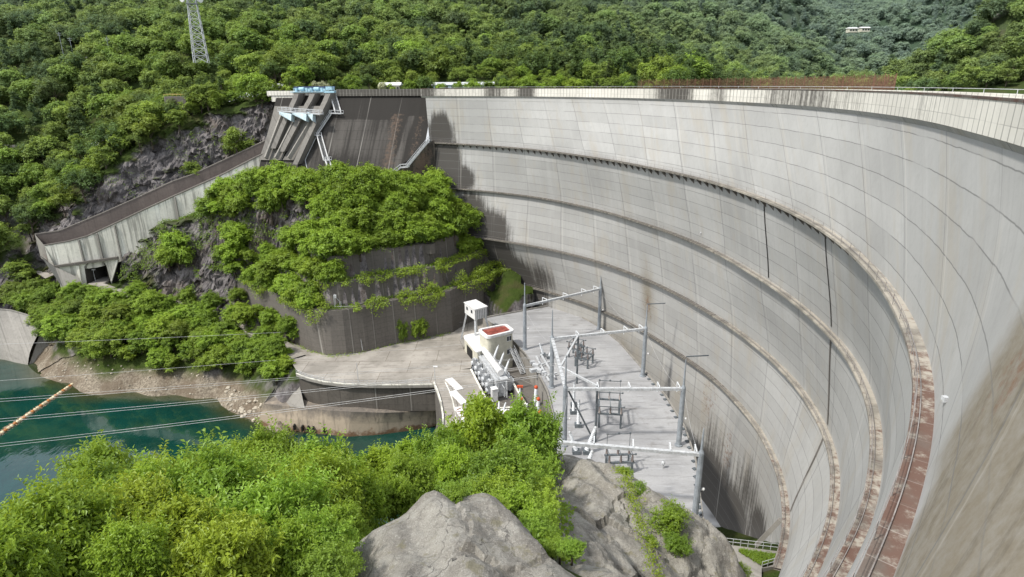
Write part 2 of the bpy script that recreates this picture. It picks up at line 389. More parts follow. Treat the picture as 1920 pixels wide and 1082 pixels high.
def watermat(name, deep, shoal=None):
    t = NT(name); p = t.pos()
    n = t.noise(p, .5, 3, .6, (1, .35, 1)); n2 = t.noise(p, .12, 3, .5)
    c = t.mix(t.ramp(n2, .3, .7), deep, tuple(x*1.35 for x in deep))
    if shoal: c = t.mix(t.attr('shoal'), c, shoal)
    return t.bsdf(c, .04, t.math('ADD', n, t.math('MULTIPLY', n2, 2)), .14, spec=1.0, dist=.15)
M['water'] = watermat('river_water', (.004, .034, .027), (.05, .055, .022))
M['lake'] = watermat('lake_water', (.02, .07, .06))

# ================================================================== ARCH DAM
OX, OY = -72.0, 107.0
TC = np.array([(-66,138),(-56,133),(-45,127.3),(-36,123.6),(-31,121.7),(-24,120.2),(-17,118.9),(-8,117.5),(3,115.8),(17,114.7),(35,114),(52,114.5),(68,116),(80,118)], float)
LZ = [-18.6, -33.4, -49.0, -65.0]
TL = [np.array(a, float) for a in (
 [(-66,126),(-46,122.4),(-40,121.7),(-35,121),(-20,117.6),(0,113.6),(20,110.3),(34,110.8),(47,113),(68,116.5),(80,119)],
 [(-66,112),(-50,116),(-37,118.7),(-33,119.6),(-27,120.2),(-23,120.4),(-16,119.8),(1,115.9),(23,113.7),(34,114.2),(47,115.2),(63,114.2),(80,114)],
 [(-66,97),(-45,108),(-29,116.3),(-23,118.7),(-17,120.4),(-13,120.8),(-7,120.7),(-1,119.9),(13,117.5),(35,115.8),(54,112.8),(80,112)],
 [(-66,89),(-40,103),(-25,111.5),(-16.5,116),(-13.5,117.3),(-10,118.4),(-6.5,119.2),(0,120),(4.5,119.9),(10,119.8),(17.5,118.6),(37,119),(60,118),(80,116)])]
_td = np.arange(-70, 84, .5)
def _smooth(T):
    y = np.interp(_td, T[:, 0], T[:, 1]); k = np.exp(-np.linspace(-2, 2, 17)**2); k /= k.sum()
    return np.convolve(np.pad(y, 8, mode='edge'), k, 'valid')
SC = _smooth(TC); SL = [_smooth(T) for T in TL]
def Rcrest(th): return np.interp(th, _td, SC)
def Rlip(k, th): return np.interp(th, _td, SL[k])
LW = 1.15
def Rface(th, z):
    th = np.asarray(th, float); z = np.asarray(z, float)
    lev = [-4.0]+LZ+[-100]
    rs = [Rcrest(th)+.45]+[Rlip(k, th)+LW for k in range(4)]+[Rlip(3, th)+LW-.5]
    r = rs[0]
    for k in range(5):
        f = np.clip((lev[k]-z)/(lev[k]-lev[k+1]), 0, 1); f2 = f*f*(3-2*f)*.3+f*.7
        r = np.where(z <= lev[k], rs[k]*(1-f2)+rs[k+1]*f2, r)
    return r
def DP(th, r, z):
    a = np.radians(th); return np.stack(np.broadcast_arrays(OX+r*np.cos(a), OY+r*np.sin(a), z), -1)
def pick(px, py):
    d = ray(px, py).normalized(); t = 15.0
    while t < 320:
        p = d*t; r = math.hypot(p.x-OX, p.y-OY); th = math.degrees(math.atan2(p.y-OY, p.x-OX))
        if p.z < -4 and r >= float(Rface(th, p.z)): return th, p.z, p
        t += .25
    return None
TH0, TH1 = -66.0, 68.0
def dab(TH, Z, lst):
    s = np.zeros(TH.shape)
    for px, py, w, h, a in lst:
        q = pick(px, py)
        if q is None: continue
        d = ((TH-q[0])*2.06/w)**2+((Z-q[1])/h)**2
        s = np.maximum(s, a*np.exp(-d))
    return s
def seg_d(X, P):
    """signed distance (left of the path positive) and running parameter"""
    best = np.full(len(X), 1e9); sg = np.zeros(len(X)); pm = np.zeros(len(X))
    for i, (a, b) in enumerate(zip(P, P[1:])):
        a = np.array(a[:2]); b = np.array(b[:2]); d = b-a; L = d@d; t = np.clip(((X-a)@d)/L, 0, 1); q = a+t[:, None]*d
        dd = np.hypot(*(X-q).T); cr = d[0]*(X[:, 1]-a[1])-d[1]*(X[:, 0]-a[0]); m = dd < best
        best[m] = dd[m]; sg[m] = np.sign(cr[m]); pm[m] = i+t[m]
    return best*np.where(sg == 0, 1, sg), pm
def inpoly(X, P):
    P = np.array([tuple(p)[:2] for p in P]); c = np.zeros(len(X), bool); j = len(P)-1
    for i in range(len(P)):
        with np.errstate(divide='ignore', invalid='ignore'):
            m = ((P[i, 1] > X[:, 1]) != (P[j, 1] > X[:, 1])) & (X[:, 0] < (P[j, 0]-P[i, 0])*(X[:, 1]-P[i, 1])/(P[j, 1]-P[i, 1]+1e-12)+P[i, 0])
        c ^= m; j = i
    return c
dam = empty('arch_dam', (0, 0, 0), label='tall curved grey concrete arch dam sweeping across the right of the valley', cat='dam')
def surf(name, ths, prof, mat, parent, attrs=None, vcoord=None, smooth=False):
    """sweep a profile (list of functions th -> (r, z)) along the arch"""
    n, m = len(ths), len(prof)
    P = np.zeros((n, m, 3)); UVc = np.zeros((n, m, 2)); acc = 0
    pr = None
    for j, fn in enumerate(prof):
        r, z = fn(ths); P[:, j] = DP(ths, r, z)
        UVc[:, j, 0] = ths*2.06
        if j: acc += float(np.mean(np.linalg.norm(P[:, j]-P[:, j-1], axis=1)))
        UVc[:, j, 1] = (z if vcoord is None else acc)
    V = P.reshape(-1, 3); at = {k: np.broadcast_to(f, (n, m)).reshape(-1) if not callable(f) else f(P) for k, f in (attrs or {}).items()}
    for k in ('stain', 'warm', 'brown'): at.setdefault(k, np.zeros(n*m))
    return nobj(name, V, grid(n, m), mat, parent, uv=UVc.reshape(-1, 2), vattr=at, smooth=smooth)
ths = np.arange(TH0, TH1+.01, .4); zs = -np.concatenate([np.arange(4.0, 99, 1.0)])
TH, ZZ = np.meshgrid(ths, zs, indexing='ij')
RR = Rface(TH, ZZ); P = DP(TH, RR, ZZ).reshape(-1, 3)
PXX, PYY, _ = proj(P); 
stain = dab(TH, ZZ, [(828,250,6,8,1),(832,305,9,11,1),(860,335,8,6,.95),(880,400,9,10,.85),(905,430,9,9,.9),(930,480,10,10,1),(960,520,13,11,1),(985,560,12,12,1),(1010,520,12,9,.6),(925,440,8,10,.95),
   (1330,930,14,15,1),(1370,985,14,12,1.0),(1340,850,12,14,.5),(1400,930,12,13,.55),(1300,880,8,8,.55),(1420,1000,7,8,.8),(1800,500,4,6,.1)])
stain = np.maximum(stain, .18*np.clip((-ZZ-4)/70, 0, 1))
warm = dab(TH, ZZ, [(1800,600,8,8,.25),(1300,800,25,14,.35),(1420,900,14,16,.3),(1100,580,22,8,.3),(1000,520,10,8,.4),(1215,560,2.6,9,.95),(1150,640,14,9,.5)])
warm = np.maximum(warm, .14*np.clip((-ZZ-20)/60, 0, 1)+.16*np.clip((-TH-2)/30, 0, 1)*np.clip((-ZZ-6)/14, 0, 1))
brown = dab(TH, ZZ, [(1905,700,2.0,3,.55),(1215,570,1.6,5,.6),(1330,760,4,8,.42),(1365,850,3,7,.5)])
# the darker brown patch in the near lower corner has a clear slanting upper edge
bp_ = [(1925, 560), (1885, 640), (1840, 715), (1795, 780), (1765, 850), (1750, 905)]
pk_ = [pick(*q) for q in bp_]; path_ = [(-130, -3.0)]+[(q[0]*2.06, q[1]) for q in pk_ if q]+[(pk_[-1][0]*2.06-2, -18.6), (-60*2.06, -18.6)]
ds_, _ = seg_d(np.c_[TH.ravel()*2.06, ZZ.ravel()], path_[:-1]); ins = inpoly(np.c_[TH.ravel()*2.06, ZZ.ravel()], path_+[(-140, -18.6), (-140, -3)]); ds_ = np.where(ins, np.abs(ds_), -np.abs(ds_)).reshape(TH.shape)
nzs = fbm(P, 3, 3, 77).reshape(TH.shape); pm_ = np.clip((ds_+1.0+nzs*.8)/2.2, 0, 1)
warm = np.maximum(warm*(1-.6*np.clip((-TH-14)/10, 0, 1)), pm_); stain = np.maximum(stain, pm_*.30)
AA = np.interp(TH, [-66, -20, 0, 10, 35, 60, 68], [-1.1, -1.1, -1.0, -.75, -.75, 0, 0]); UU = TH*2.06+AA*np.clip(ZZ+18.6, 0, 99)
nobj('face', P, grid(len(ths), len(zs)), M['dam'], dam, smooth=True, uv=np.stack([UU.ravel(), ZZ.ravel()], 1),
     vattr={'stain': stain.ravel(), 'warm': np.clip(warm.ravel(), 0, 1), 'brown': brown.ravel()})
# crest beam with its parapets
def drips(P):
    th = np.degrees(np.arctan2(P[..., 1]-OY, P[..., 0]-OX)); n = vn(np.stack([th.ravel()*2.06, th.ravel()*0, th.ravel()*0], 1), 7, 3).reshape(th.shape)
    return np.clip(.16+.26*n+.30*np.exp(-((th-15)/22)**2)+.35*np.clip((th-38)/12, 0, 1), 0, 1).ravel()
tc = np.arange(-66, 68.9, .4)
surf('parapet', tc, [lambda t: (Rcrest(t)+.35, -2.0), lambda t: (Rcrest(t)+.35, -1.12), lambda t: (Rcrest(t), -1.12), lambda t: (Rcrest(t), -1.9), lambda t: (Rcrest(t), -2.7), lambda t: (Rcrest(t), -3.45)], M['parapet'], dam, {'stain': drips})
surf('coping', tc, [lambda t: (Rcrest(t)+.40, -1.22), lambda t: (Rcrest(t)+.40, -1.03), lambda t: (Rcrest(t)-.05, -1.03), lambda t: (Rcrest(t)-.05, -1.20), lambda t: (Rcrest(t)-.0, -1.20)], M['ledge'], dam, {'stain': .9, 'brown': .6})
surf('haunch', tc, [lambda t: (Rcrest(t), -3.45), lambda t: (Rcrest(t)+.10, -3.5), lambda t: (Rcrest(t)+.50, -4.02)], M['dam'], dam, {'stain': .33})
surf('crest_road', tc, [lambda t: (Rcrest(t)+.35, -2.0), lambda t: (Rcrest(t)+6.0, -2.0), lambda t: (Rcrest(t)+6.0, -1.12), lambda t: (Rcrest(t)+6.35, -1.12), lambda t: (Rcrest(t)+6.35, -16)], M['parapet'], dam, {'stain': .3})
mb = MB(); tt = np.arange(-64, 68, 1.1); q = DP(tt, Rcrest(tt)+6.2, -.75)
mb.path(q, .05, .05); [mb.bar(q[i]-np.array([0, 0, .4]), q[i], .04) for i in range(0, len(q), 3)]
mb.build('crest_rail', M['galv'], dam)
# end wall of the arch where it stands proud of the spillway block
tE = TH1; zz_ = [-1.1, -4, -8, -12, -17, -24, -34, -46]; V = []
for z in zz_:
    for dr in (0, 12): V.append(DP(tE, float(Rface(tE, z))+dr if z < -3.9 else float(Rcrest(tE))+dr, z))
nobj('end_wall', np.array(V), grid(len(zz_), 2), M['gravity'], dam, uv=np.array([(p[1], p[2]) for p in V]), vattr={'stain': np.full(len(V), .7), 'warm': np.zeros(len(V)), 'brown': np.zeros(len(V))})
# inspection walkways: slab, brackets, railing
rng_ = [(-66, 67.5), (-66, 66.5), (-66, 60), (-19, 52)]
for k in range(4):
    a0, a1 = rng_[k]; t = np.arange(a0, a1+.01, .5); z = LZ[k]
    br = (lambda P, k=k: np.clip(np.interp(np.degrees(np.arctan2(P[..., 1]-OY, P[..., 0]-OX)), [[-60, -38, -33, -26, 5, 30], [-60, -34, -27, -19, 5, 30], [-60, -25, -17, -9, 5, 30], [-60, -14, -8, -1, 5, 30]][k], [[.82, .76, .40, .16, .10, .05], [.72, .62, .45, .14, .10, .05], [.68, .60, .42, .14, .10, .05], [.60, .60, .42, .14, .10, .05]][k]), 0, 1).ravel())
    w = surf('walkway', t, [lambda t: (Rlip(k, t)+LW+.05, z-.38), lambda t: (Rlip(k, t), z-.30), lambda t: (Rlip(k, t), z), lambda t: (Rlip(k, t)+LW*.33, z), lambda t: (Rlip(k, t)+LW*.66, z), lambda t: (Rlip(k, t)+LW+.3, z+.01)], M['ledge'], dam, {'brown': br, 'stain': (lambda P: .18+.34*np.clip((np.degrees(np.arctan2(P[..., 1]-OY, P[..., 0]-OX))+8)/20, 0, 1).ravel()), 'warm': .35}, vcoord=1)
    if k == 0:
        mb = MB()                                             # one bracket, local x = outward radius, copied along the arch
        T3 = [(.1, 0, 0), (LW+.25, 0, 0), (LW+.25, 0, -1.3)]
        for e in (-.11, .11): mb.poly([(x, e, z_) for x, _, z_ in (T3 if e < 0 else T3[::-1])])
        mb.poly([(.1, -.11, 0), (LW+.25, -.11, -1.3), (LW+.25, .11, -1.3), (.1, .11, 0)])
        b0 = mb.build('bracket', M['concdark'], w)
        for n_, a in enumerate(np.linspace(a0+8, a1-1, 92)):
            o = b0 if n_ == 0 else b0.copy()
            if n_: link(o, w)
            o.location = DP(a, float(Rlip(k, a)), z-.3); o.rotation_euler = (0, 0, radians(a))
    mb = MB(); t = np.arange(a0, a1, .9); q = DP(t, Rlip(k, t)+.08, z+1.0)
    mb.path(q, .035); mb.path(q-np.array([0, 0, .5]), .025)
    for p in q[::2]: mb.bar(p-np.array([0, 0, 1.0]), p, .04)
    mb.build('railing', M['railgrey'], w)
    mb = MB(); t = np.arange(a0, a1, .9); q = DP(t, Rlip(k, t)+.42, z+.12); mb.path(q, .05)
    mb.build('cable_pipe', M['railgrey'], w)
# two broad sealed joints below the top walkway
for (px, py, z0, z1, w) in ((1437, 440, -19.2, -32.9, .42), (1552, 500, -19.2, -32.9, .42), (1552, 500, -34.0, -48.5, .6), (1552, 500, -49.6, -64.5, .5)):
    th = pick(px, py)[0]; z = np.linspace(z0, z1, 20); V = []
    for zi in z:
        for s_ in (-1, 1): V.append(DP(th+s_*w/2/2.06, float(Rface(th, zi))-.06, zi))
    nobj('joint_seal', np.array(V), grid(20, 2), M['black'] if z0 > -30 else M['concdark'], dam)
# little lamps and sockets on the face
for px, py in ((1315, 437), (1777, 748)):
    q = pick(px, py)
    if q: mb = MB(); mb.box(q[2]-Vector((.15, 0, 0)), (.28, .28, .3)); mb.build('wall_lamp', M['galv'], dam)

# ================================================================== GRAVITY SECTION, PIERS, GATES
BAT = .64
GA = Vector((-27, 223, 0)); GB = Vector((-92, 240.5, 0)); gd = (GB-GA).normalized(); gn = Vector((gd.y, -gd.x, 0))
if gn.y > 0: gn = -gn          # points downstream
def gpt(s, z, off=0):          # s metres along the crest from the arch, z level, off metres out of the plane
    return GA+gd*s+gn*(BAT*max(0, -z-3.4)+off)+Vector((0, 0, z))
def gpick(px, py, off=0.0):
    d = ray(px, py)             # solve plane: (P-GA).gn = BAT*(-z-3.4)+off
    k = d.dot(gn)+BAT*d.z; t = (GA.dot(gn)-BAT*3.4+off)/k
    return d*t
def gs(P): return (Vector(P)-GA).dot(gd)
spill = empty('spillway_dam', (-60, 225, -20), label='dark stained sloping concrete spillway block left of the arch', cat='spillway')
spill.location = (0, 0, 0)
J = gpick(806, 263); T = gpick(712, 345)
ss = np.linspace(-.5, 62, 80); zz = np.linspace(-3.4, -44, 60)
V = []; st = []; wr = []; bn = []; keep = []
sJ, sT = gs(J), gs(T)
for s_ in ss:
    zc = -44 if s_ > sT else J.z+(T.z-J.z)*max(0, (s_-sJ))/(sT-sJ)
    for z in zz:
        z2 = max(z, zc); V.append(gpt(s_, z2))
V = np.array(V); px_, py_, _ = proj(V)
st = np.clip(.72+.22*vn(V, 9, 5)-.25*((py_ > 225) & (px_ < 740)), 0, 1)
bn = np.clip(.62*np.exp(-((px_-(745-(py_-215)*.20))/13)**2)*(py_ > 212), 0, 1)+.45*np.exp(-((px_-(785-(py_-240)*.25))/10)**2)*(py_ > 215)
st = st*(1-.6*np.exp(-((px_-(768-(py_-230)*.3))/8)**2)*(py_ > 215))
nobj('face', V, grid(80, 60), M['gravity'], spill, uv=np.array([(gs(p), p[2]) for p in V]), vattr={'stain': st, 'warm': st*0, 'brown': bn})
# side wall below the diagonal
V = []
for f in np.linspace(0, 1, 12):
    p = J.lerp(T, f)
    for z in np.linspace(p.z, -52, 10): V.append((p.x+ (.0 if f else 1.5), p.y+.05, z))
V = np.array(V); nobj('side_wall', V, grid(12, 10), M['gravity'], spill, uv=V[:, [0, 2]], vattr={'stain': .55+.3*vn(V, 4, 8), 'warm': np.full(len(V), .2), 'brown': .2+.5*(vn(V, 6, 3) > .2)})
# parapet wall along the block and the bridge at the far left
mb = MB()
def gbox(s0, s1, z0, z1, o0, o1, m=None):
    m = m or MB(); a = GA+gd*s0; b = GA+gd*s1
    Pq = [a+gn*o1, b+gn*o1, b+gn*o0, a+gn*o0]
    return m.hexa([Vector((p.x, p.y, z0)) for p in Pq]+[Vector((p.x, p.y, z1)) for p in Pq])
def uvbox(name, s0, s1, z0, z1, o0, o1, mat, parent, stainv):
    n = int((s1-s0)/1.0)+2; ss = np.linspace(s0, s1, n); prof = [(o0, z0), (o0, z1), (o1, z1), (o1, (z0+z1)/2), (o1, z0), (o0-.1, z0)]
    V = np.array([(GA+gd*s+gn*o+Vector((0, 0, z)))[:] for s in ss for o, z in prof])
    nv = vn(V, 3, 4)
    return nobj(name, V, grid(n, len(prof)), mat, parent, uv=np.array([((Vector(p)-GA).dot(gd), p[2]) for p in V]), vattr={'stain': np.clip(stainv+.2*nv, 0, 1), 'warm': nv*0, 'brown': nv*0})
uvbox('parapet', -.3, 36.5, -3.5, -1.2, -.2, .9, M['parapet'], spill, .75)
uvbox('parapet', 36.7, 65.5, -3.2, -1.6, -.2, .7, M['parapet'], spill, .1)
uvbox('bridge_beam', 50, 64, -5.4, -3.3, -.1, .4, M['parapet'], spill, .0)
gbox(-.3, 66, -3.6, -2.4, -8, -.3, mb); mb.build('crest_road', M['concmid'], spill)
# piers run down the slope as thick fins
pier_px = [((557, 176), (511, 262)), ((587, 176), (527, 268)), ((616, 176), (552, 292))]
for (a, b) in pier_px:
    A = gpick(*a, off=4.5); B = gpick(*b, off=4.5); sa = gs(A); sb = gs(B); mb = MB()
    n = 10; ringp = []
    for i in range(n+1):
        f = i/n; z = A.z+(B.z-3-A.z)*f; s_ = sa+(sb-sa)*f; o = 4.5*(1-.35*f*f)
        c = [gpt(s_-1.0, z, -2), gpt(s_-1.0, z, o), gpt(s_+1.0, z, o), gpt(s_+1.0, z, -2)]; ringp.append(c)
    for i in range(n): mb.hexa([ringp[i+1][k] for k in (0, 3, 2, 1)]+[ringp[i][k] for k in (0, 3, 2, 1)])
    mb.build('pier', M['concgrey'], spill)
# lighter glacis strips between the piers
strips = [((530, 215), (498, 300), 5.5), ((560, 215), (517, 300), 5.0), ((592, 215), (541, 300), 4.6)]
for (a, b, w) in strips:
    A = gpick(*a, off=.6); B = gpick(*b, off=.6); sa, sb = gs(A), gs(B); V = []
    for i in range(13):
        f = i/12; z = A.z+(B.z-A.z)*f+ (3*(1-f)**3)
        for e in (-w/2, -w*.2, w*.2, w/2): V.append(gpt(sa+(sb-sa)*f+e, z, .8+2.0*(1-f)**2)[:])
    nobj('glacis', np.array(V), grid(13, 4), M['concgrey'], spill)
    mb = MB()
    for e in (w*.22,):
        mb.path([gpt(sa+(sb-sa)*f-e, A.z+(B.z-A.z)*f, 2.6) for f in (.0, .3, .6, .95)], .7, 1.4)
    mb.build('divide_wall', M['concmid'], spill)
# gates: pale blue gate walkway and hoists on the deck
mb = MB(); a = gpick(528, 208, 5.2); b = gpick(606, 214, 5.2)
n = 9
for o in (0, 2.2):
    qa = a+gn*o; qb = b+gn*o
    mb.path([qa+Vector((0, 0, 1.3)), qb+Vector((0, 0, 1.3))], .12); mb.path([qa+Vector((0, 0, .7)), qb+Vector((0, 0, .7))], .08)
    for i in range(n+1): p = qa.lerp(qb, i/n); mb.bar(p, p+Vector((0, 0, 1.3)), .10)
mb.path([a+gn*1.1, b+gn*1.1], 2.4, .25)
gw = mb.build('gate_walkway', M['galv'], spill)
for (x0, x1) in ((529, 552), (553, 580), (581, 592)):
    A = gpick(x0, 209, 5.6); B = gpick(x1, 213, 5.6); d = Vector((0, 0, -1)); mb = MB()
    mb.poly([A+gn*1.9, B+gn*1.9, B+gn*2.6+d*2.4, A+gn*1.9+d*.9]); mb.poly([A+gn*1.9+d*.9, B+gn*2.6+d*2.4, B+gn*.6+d*3.0, A+gn*.2+d*1.4])
    mb.poly([B+gn*1.9, B, B+gn*.6+d*3.0, B+gn*2.6+d*2.4]); mb.build('gate_leaf', M['paleblue'], spill)
hx = [(568, 'h'), (596, 'h'), (621, 'b')]
for px, kind in hx:
    p = gpick(px, 173, 1.5); s0 = gs(p); mb = MB(); base = GA+gd*s0+gn*1.2; 
    if kind == 'h':
        for e in (-2.2, 2.2):
            c = base+gd*e; mb.box((c.x, c.y, -1.2), (.8, 1.2, 1.3), math.atan2(gd.y, gd.x))
        c = base; mb.tube(c-gd*1.0+Vector((0, 0, -1.0)), c+gd*1.0+Vector((0, 0, -1.0)), .65, n=14); mb.bar(c-gd*4.3+Vector((0, 0, -2.0)), c+gd*4.3+Vector((0, 0, -2.0)), 2.0, .25); [mb.bar(c+gd*e-gn*.9+Vector((0, 0, -1.9)), c+gd*e-gn*.9+Vector((0, 0, -.6)), .12) for e in (-4, -3, 3, 4)]; mb.bar(c-gd*4.2-gn*.9+Vector((0, 0, -.7)), c+gd*4.2-gn*.9+Vector((0, 0, -.7)), .1)
        mb.tube(c-gd*3.6+gn*1.0+Vector((0, 0, -1.4)), c-gd*3.6+gn*1.1+Vector((0, 0, -1.4)), .5, n=10)
    else:
        mb.box((base.x, base.y, -.8), (2.4, 2.0, 1.2), math.atan2(gd.y, gd.x)); mb.box((base.x, base.y, -2.0), (4.0, 2.2, .7), math.atan2(gd.y, gd.x))
    h = mb.build('hoist', M['blue'], spill)
mb = MB(); a = GA+gd*gs(gpick(556, 168)); b = GA+gd*gs(gpick(633, 166)); a.z = b.z = -.35
mb.path([a, b], .25, .5); mb.build('deck_screen', M['navy'], spill)
# stairs and landings over the slope
def stair(pts, w, mat, name='stair', off=.9, parent=spill):
    mb = MB(); side = Vector((0, 0, 0))
    P = [gpick(x, y, off) for x, y in pts]
    for a, b in zip(P, P[1:]):
        d = (b-a).normalized(); r = d.cross(Vector((0, 0, 1))).normalized()*w/2
        if r.length < .01: r = gd*w/2
        for e in (-1, 1):
            mb.bar(a+r*e, b+r*e, .22, .35); mb.bar(a+r*e+Vector((0, 0, 1)), b+r*e+Vector((0, 0, 1)), .12)
            k = max(2, int((b-a).length/2.2))
            for i in range(k+1): q = a.lerp(b, i/k)+r*e; mb.bar(q, q+Vector((0, 0, 1)), .08)
        k = max(2, int((b-a).length/.45))
        for i in range(k): q = a.lerp(b, (i+.5)/k); mb.bar(q-r, q+r, .22, .06)
    return mb.build(name, mat, parent)
stair([(622, 172), (634, 212)], 2.0, M['white'])
stair([(620, 212), (642, 213)], 1.6, M['galv'], 'landing')
stair([(620, 213), (594, 252)], 1.5, M['galv'])
stair([(584, 252), (601, 254)], 1.5, M['galv'], 'landing')
stair([(598, 254), (611, 300)], 1.6, M['white'])
stair([(609, 300), (620, 300)], 1.4, M['galv'], 'landing')
stair([(613, 300), (626, 338)], 1.4, M['white'])
stair([(805, 262), (762, 314)], 1.4, M['galv'])
stair([(766, 313), (750, 314)], 1.4, M['galv'], 'landing')
stair([(751, 314), (712, 345)], 1.4, M['galv'])
stair([(716, 341), (694, 340)], 1.4, M['galv'], 'landing')
mb = MB(); mb.path([gpick(616, 184, .3), gpick(592, 248, .3)], .18); mb.path([gpick(592, 258, .3), gpick(572, 300, .3), gpick(580, 334, .3)], .2); mb.build('pipe', M['galv'], spill)
# walkway from the arch across to the toe of the block
mb = MB(); a = Vector(DP(66, float(Rlip(1, 66)), LZ[1])); b = U(748, 352, Y=a.y-3)
mb.path([a, b], 1.4, .3)
for h in (.5, 1.0): mb.path([a+Vector((0, -.7, h)), b+Vector((0, -.7, h))], .06)
mb.build('walkway', M['galv'], spill)

# ================================================================== SPILLWAY CHUTE
chute = empty('spillway_chute', (0, 0, 0), label='long sloping concrete spillway chute ending over a tunnel mouth', cat='chute')
FW = [(557, 260, 229), (483, 293, 225.5), (417, 327, 222), (325, 368, 217), (266, 395, 213), (207, 423, 210), (166, 442, 208), (130, 452, 206.5), (83, 460, 205)]
fw = [U(a, b, Y=c) for a, b, c in FW]
BW = [(510, 257, 240), (433, 293, 236), (360, 327, 231.5), (322, 340, 229), (257, 370, 226), (192, 399, 222), (148, 417, 220), (112, 432, 218), (65, 439, 216)]
bw = [U(a, b, Y=c) for a, b, c in BW]
def resamp(P, n):
    P = np.array([tuple(p) for p in P]); d = np.r_[0, np.cumsum(np.linalg.norm(np.diff(P, axis=0), axis=1))]; t = np.linspace(0, d[-1], n)
    return np.stack([np.interp(t, d, P[:, i]) for i in range(3)], 1)
f_ = resamp(fw, 60); b_ = resamp(bw, 60)
dep = np.interp(np.linspace(0, 1, 60), [0, .45, .75, 1], [5.5, 5.5, 6.5, 5.5])
tk = .7
dirn = (b_-f_); dirn[:, 2] = 0; dirn /= np.linalg.norm(dirn, axis=1)[:, None]
hgt = np.interp(np.linspace(0, 1, 60), [0, .5, .60, .66, .8, 1], [8.5, 8.5, 9, 15, 12.5, 8.5])   # outside height of the near wall
def zsh(A, dz): B = A.copy(); B[:, 2] = B[:, 2]-dz; return B
prof = [zsh(f_, hgt), f_, f_+dirn*tk, zsh(f_+dirn*tk, dep), zsh(b_-dirn*tk, dep), b_-dirn*tk, b_, zsh(b_, 9)]
def sweep(name, rows, mat, parent, closed=False, sm=False):
    n = len(rows[0]); m = len(rows); V = np.stack(rows, 1).reshape(-1, 3)
    return nobj(name, V, grid(n, m), mat, parent, smooth=sm)
sweep('outer_wall', [prof[0], prof[1], f_+dirn*(tk-.02)], M['conc'], chute)
sweep('channel', [prof[2], prof[3], prof[4], prof[5]], M['chute'], chute)
sweep('back_wall', [prof[5]+np.array([0, 0, .01]), prof[6]+np.array([0, 0, .01]), prof[7]], M['concmid'], chute)
cp = f_+np.array([0, 0, .12]); sweep('coping', [zsh(cp, .35)-dirn*.12, cp-dirn*.12, cp+dirn*(tk+.1), zsh(cp, .35)+dirn*(tk+.1)], M['concdark'], chute)
cp = b_+np.array([0, 0, .12]); sweep('coping', [zsh(cp, .35)+dirn*.12, cp+dirn*.12, cp-dirn*(tk+.1), zsh(cp, .35)-dirn*(tk+.1)], M['concdark'], chute)
mb = MB()                                                       # buttress ribs on the sunny outer wall
for i in (30, 44, 48, 52):
    mb = MB(); a = Vector(f_[i])-Vector(dirn[i])*.15; mb.bar(a-Vector((0, 0, .5)), a-Vector((0, 0, hgt[i]-.2)), .5, .5); mb.build('buttress', M['concmid'], chute)
# end block with the tunnel under the lip
E0 = Vector(f_[-1]); E1 = Vector(b_[-1]); mb = MB()
K = 39; lo = [Vector(p) for p in zsh(f_, hgt)[K:]]
c0 = U(103, 500, Y=204.7); c1 = U(219, 483, Y=208.5)
zb = -67.0
mb.poly([E0, E1, E1-Vector((0, 0, 9)), c0]); mb.build('lip_end', M['concmid'], chute)
mb = MB(); nW = Vector((0, -.35, 0))
mb.bar(c0+Vector((-.3, -.2, 0)), c1+Vector((.6, -.2, 0)), .9, .8); mb.build('lintel', M['concdark'], chute)
# portal wall with chamfered opening
A = c0+Vector((0, .3, -.3)); B = c1+Vector((0, .3, -.3)); A0 = Vector((A.x, A.y, zb)); B0 = U(207, 527, Y=B.y); B0.z = zb
def onp(px, py):                                                # onto the vertical portal plane
    nrm = Vector((-(B.y-A.y), B.x-A.x, 0)); d = ray(px, py); return d*(A.dot(nrm)/d.dot(nrm))
O = [onp(x, y) for x, y in ((163, 536), (158, 500), (166, 492), (194, 491), (199, 497), (204, 528))]
O[0].z = O[5].z = zb
mb = MB(); mb.poly([A, A0, O[0], O[1], O[2]]); mb.poly([A, O[2], O[3], B]); mb.poly([B, O[3], O[4], O[5], B0]); 
bk = Vector((1.5, 11, 0)); M['tunnel'] = simple('tunnel', (.06, .055, .05), .9)  # near-black lining colour stands in for the unlit depth of the tunnel
pw = mb.build('portal_wall', M['conc'], chute); mb = MB()
for i in range(5): mb.poly([O[i], O[i+1], O[i+1]+bk, O[i]+bk])
mb.poly([O[i]+bk for i in range(6)])
mb.build('tunnel_lining', M['tunnel'], chute)
mb = MB(); mb.bar(onp(153, 536)+Vector((0, -.3, 0)), onp(147, 498)+Vector((0, -.3, 0)), 1.0, .5); mb.build('portal_pier', M['conc'], chute); mb = MB(); mb.bar(onp(210, 526)+Vector((0, -.3, 0)), onp(222, 486)+Vector((0, -.3, 0)), .9, .5); mb.build('portal_pier', M['conc'], chute)
mb = MB(); w0, w1, w2, w3, w4 = U(80, 485, Y=203), U(121, 545, Y=201), U(157, 536, Y=203.5), U(148, 521, Y=204.3), U(103, 500, Y=204.3)
mb.poly([w0, w1, w2, w3, w4]); mb.poly([w0+Vector((-6, 6, 0)), w0, w4, w4+Vector((-6, 6, 0))]); mb.build('wing_wall', M['concmid'], chute)

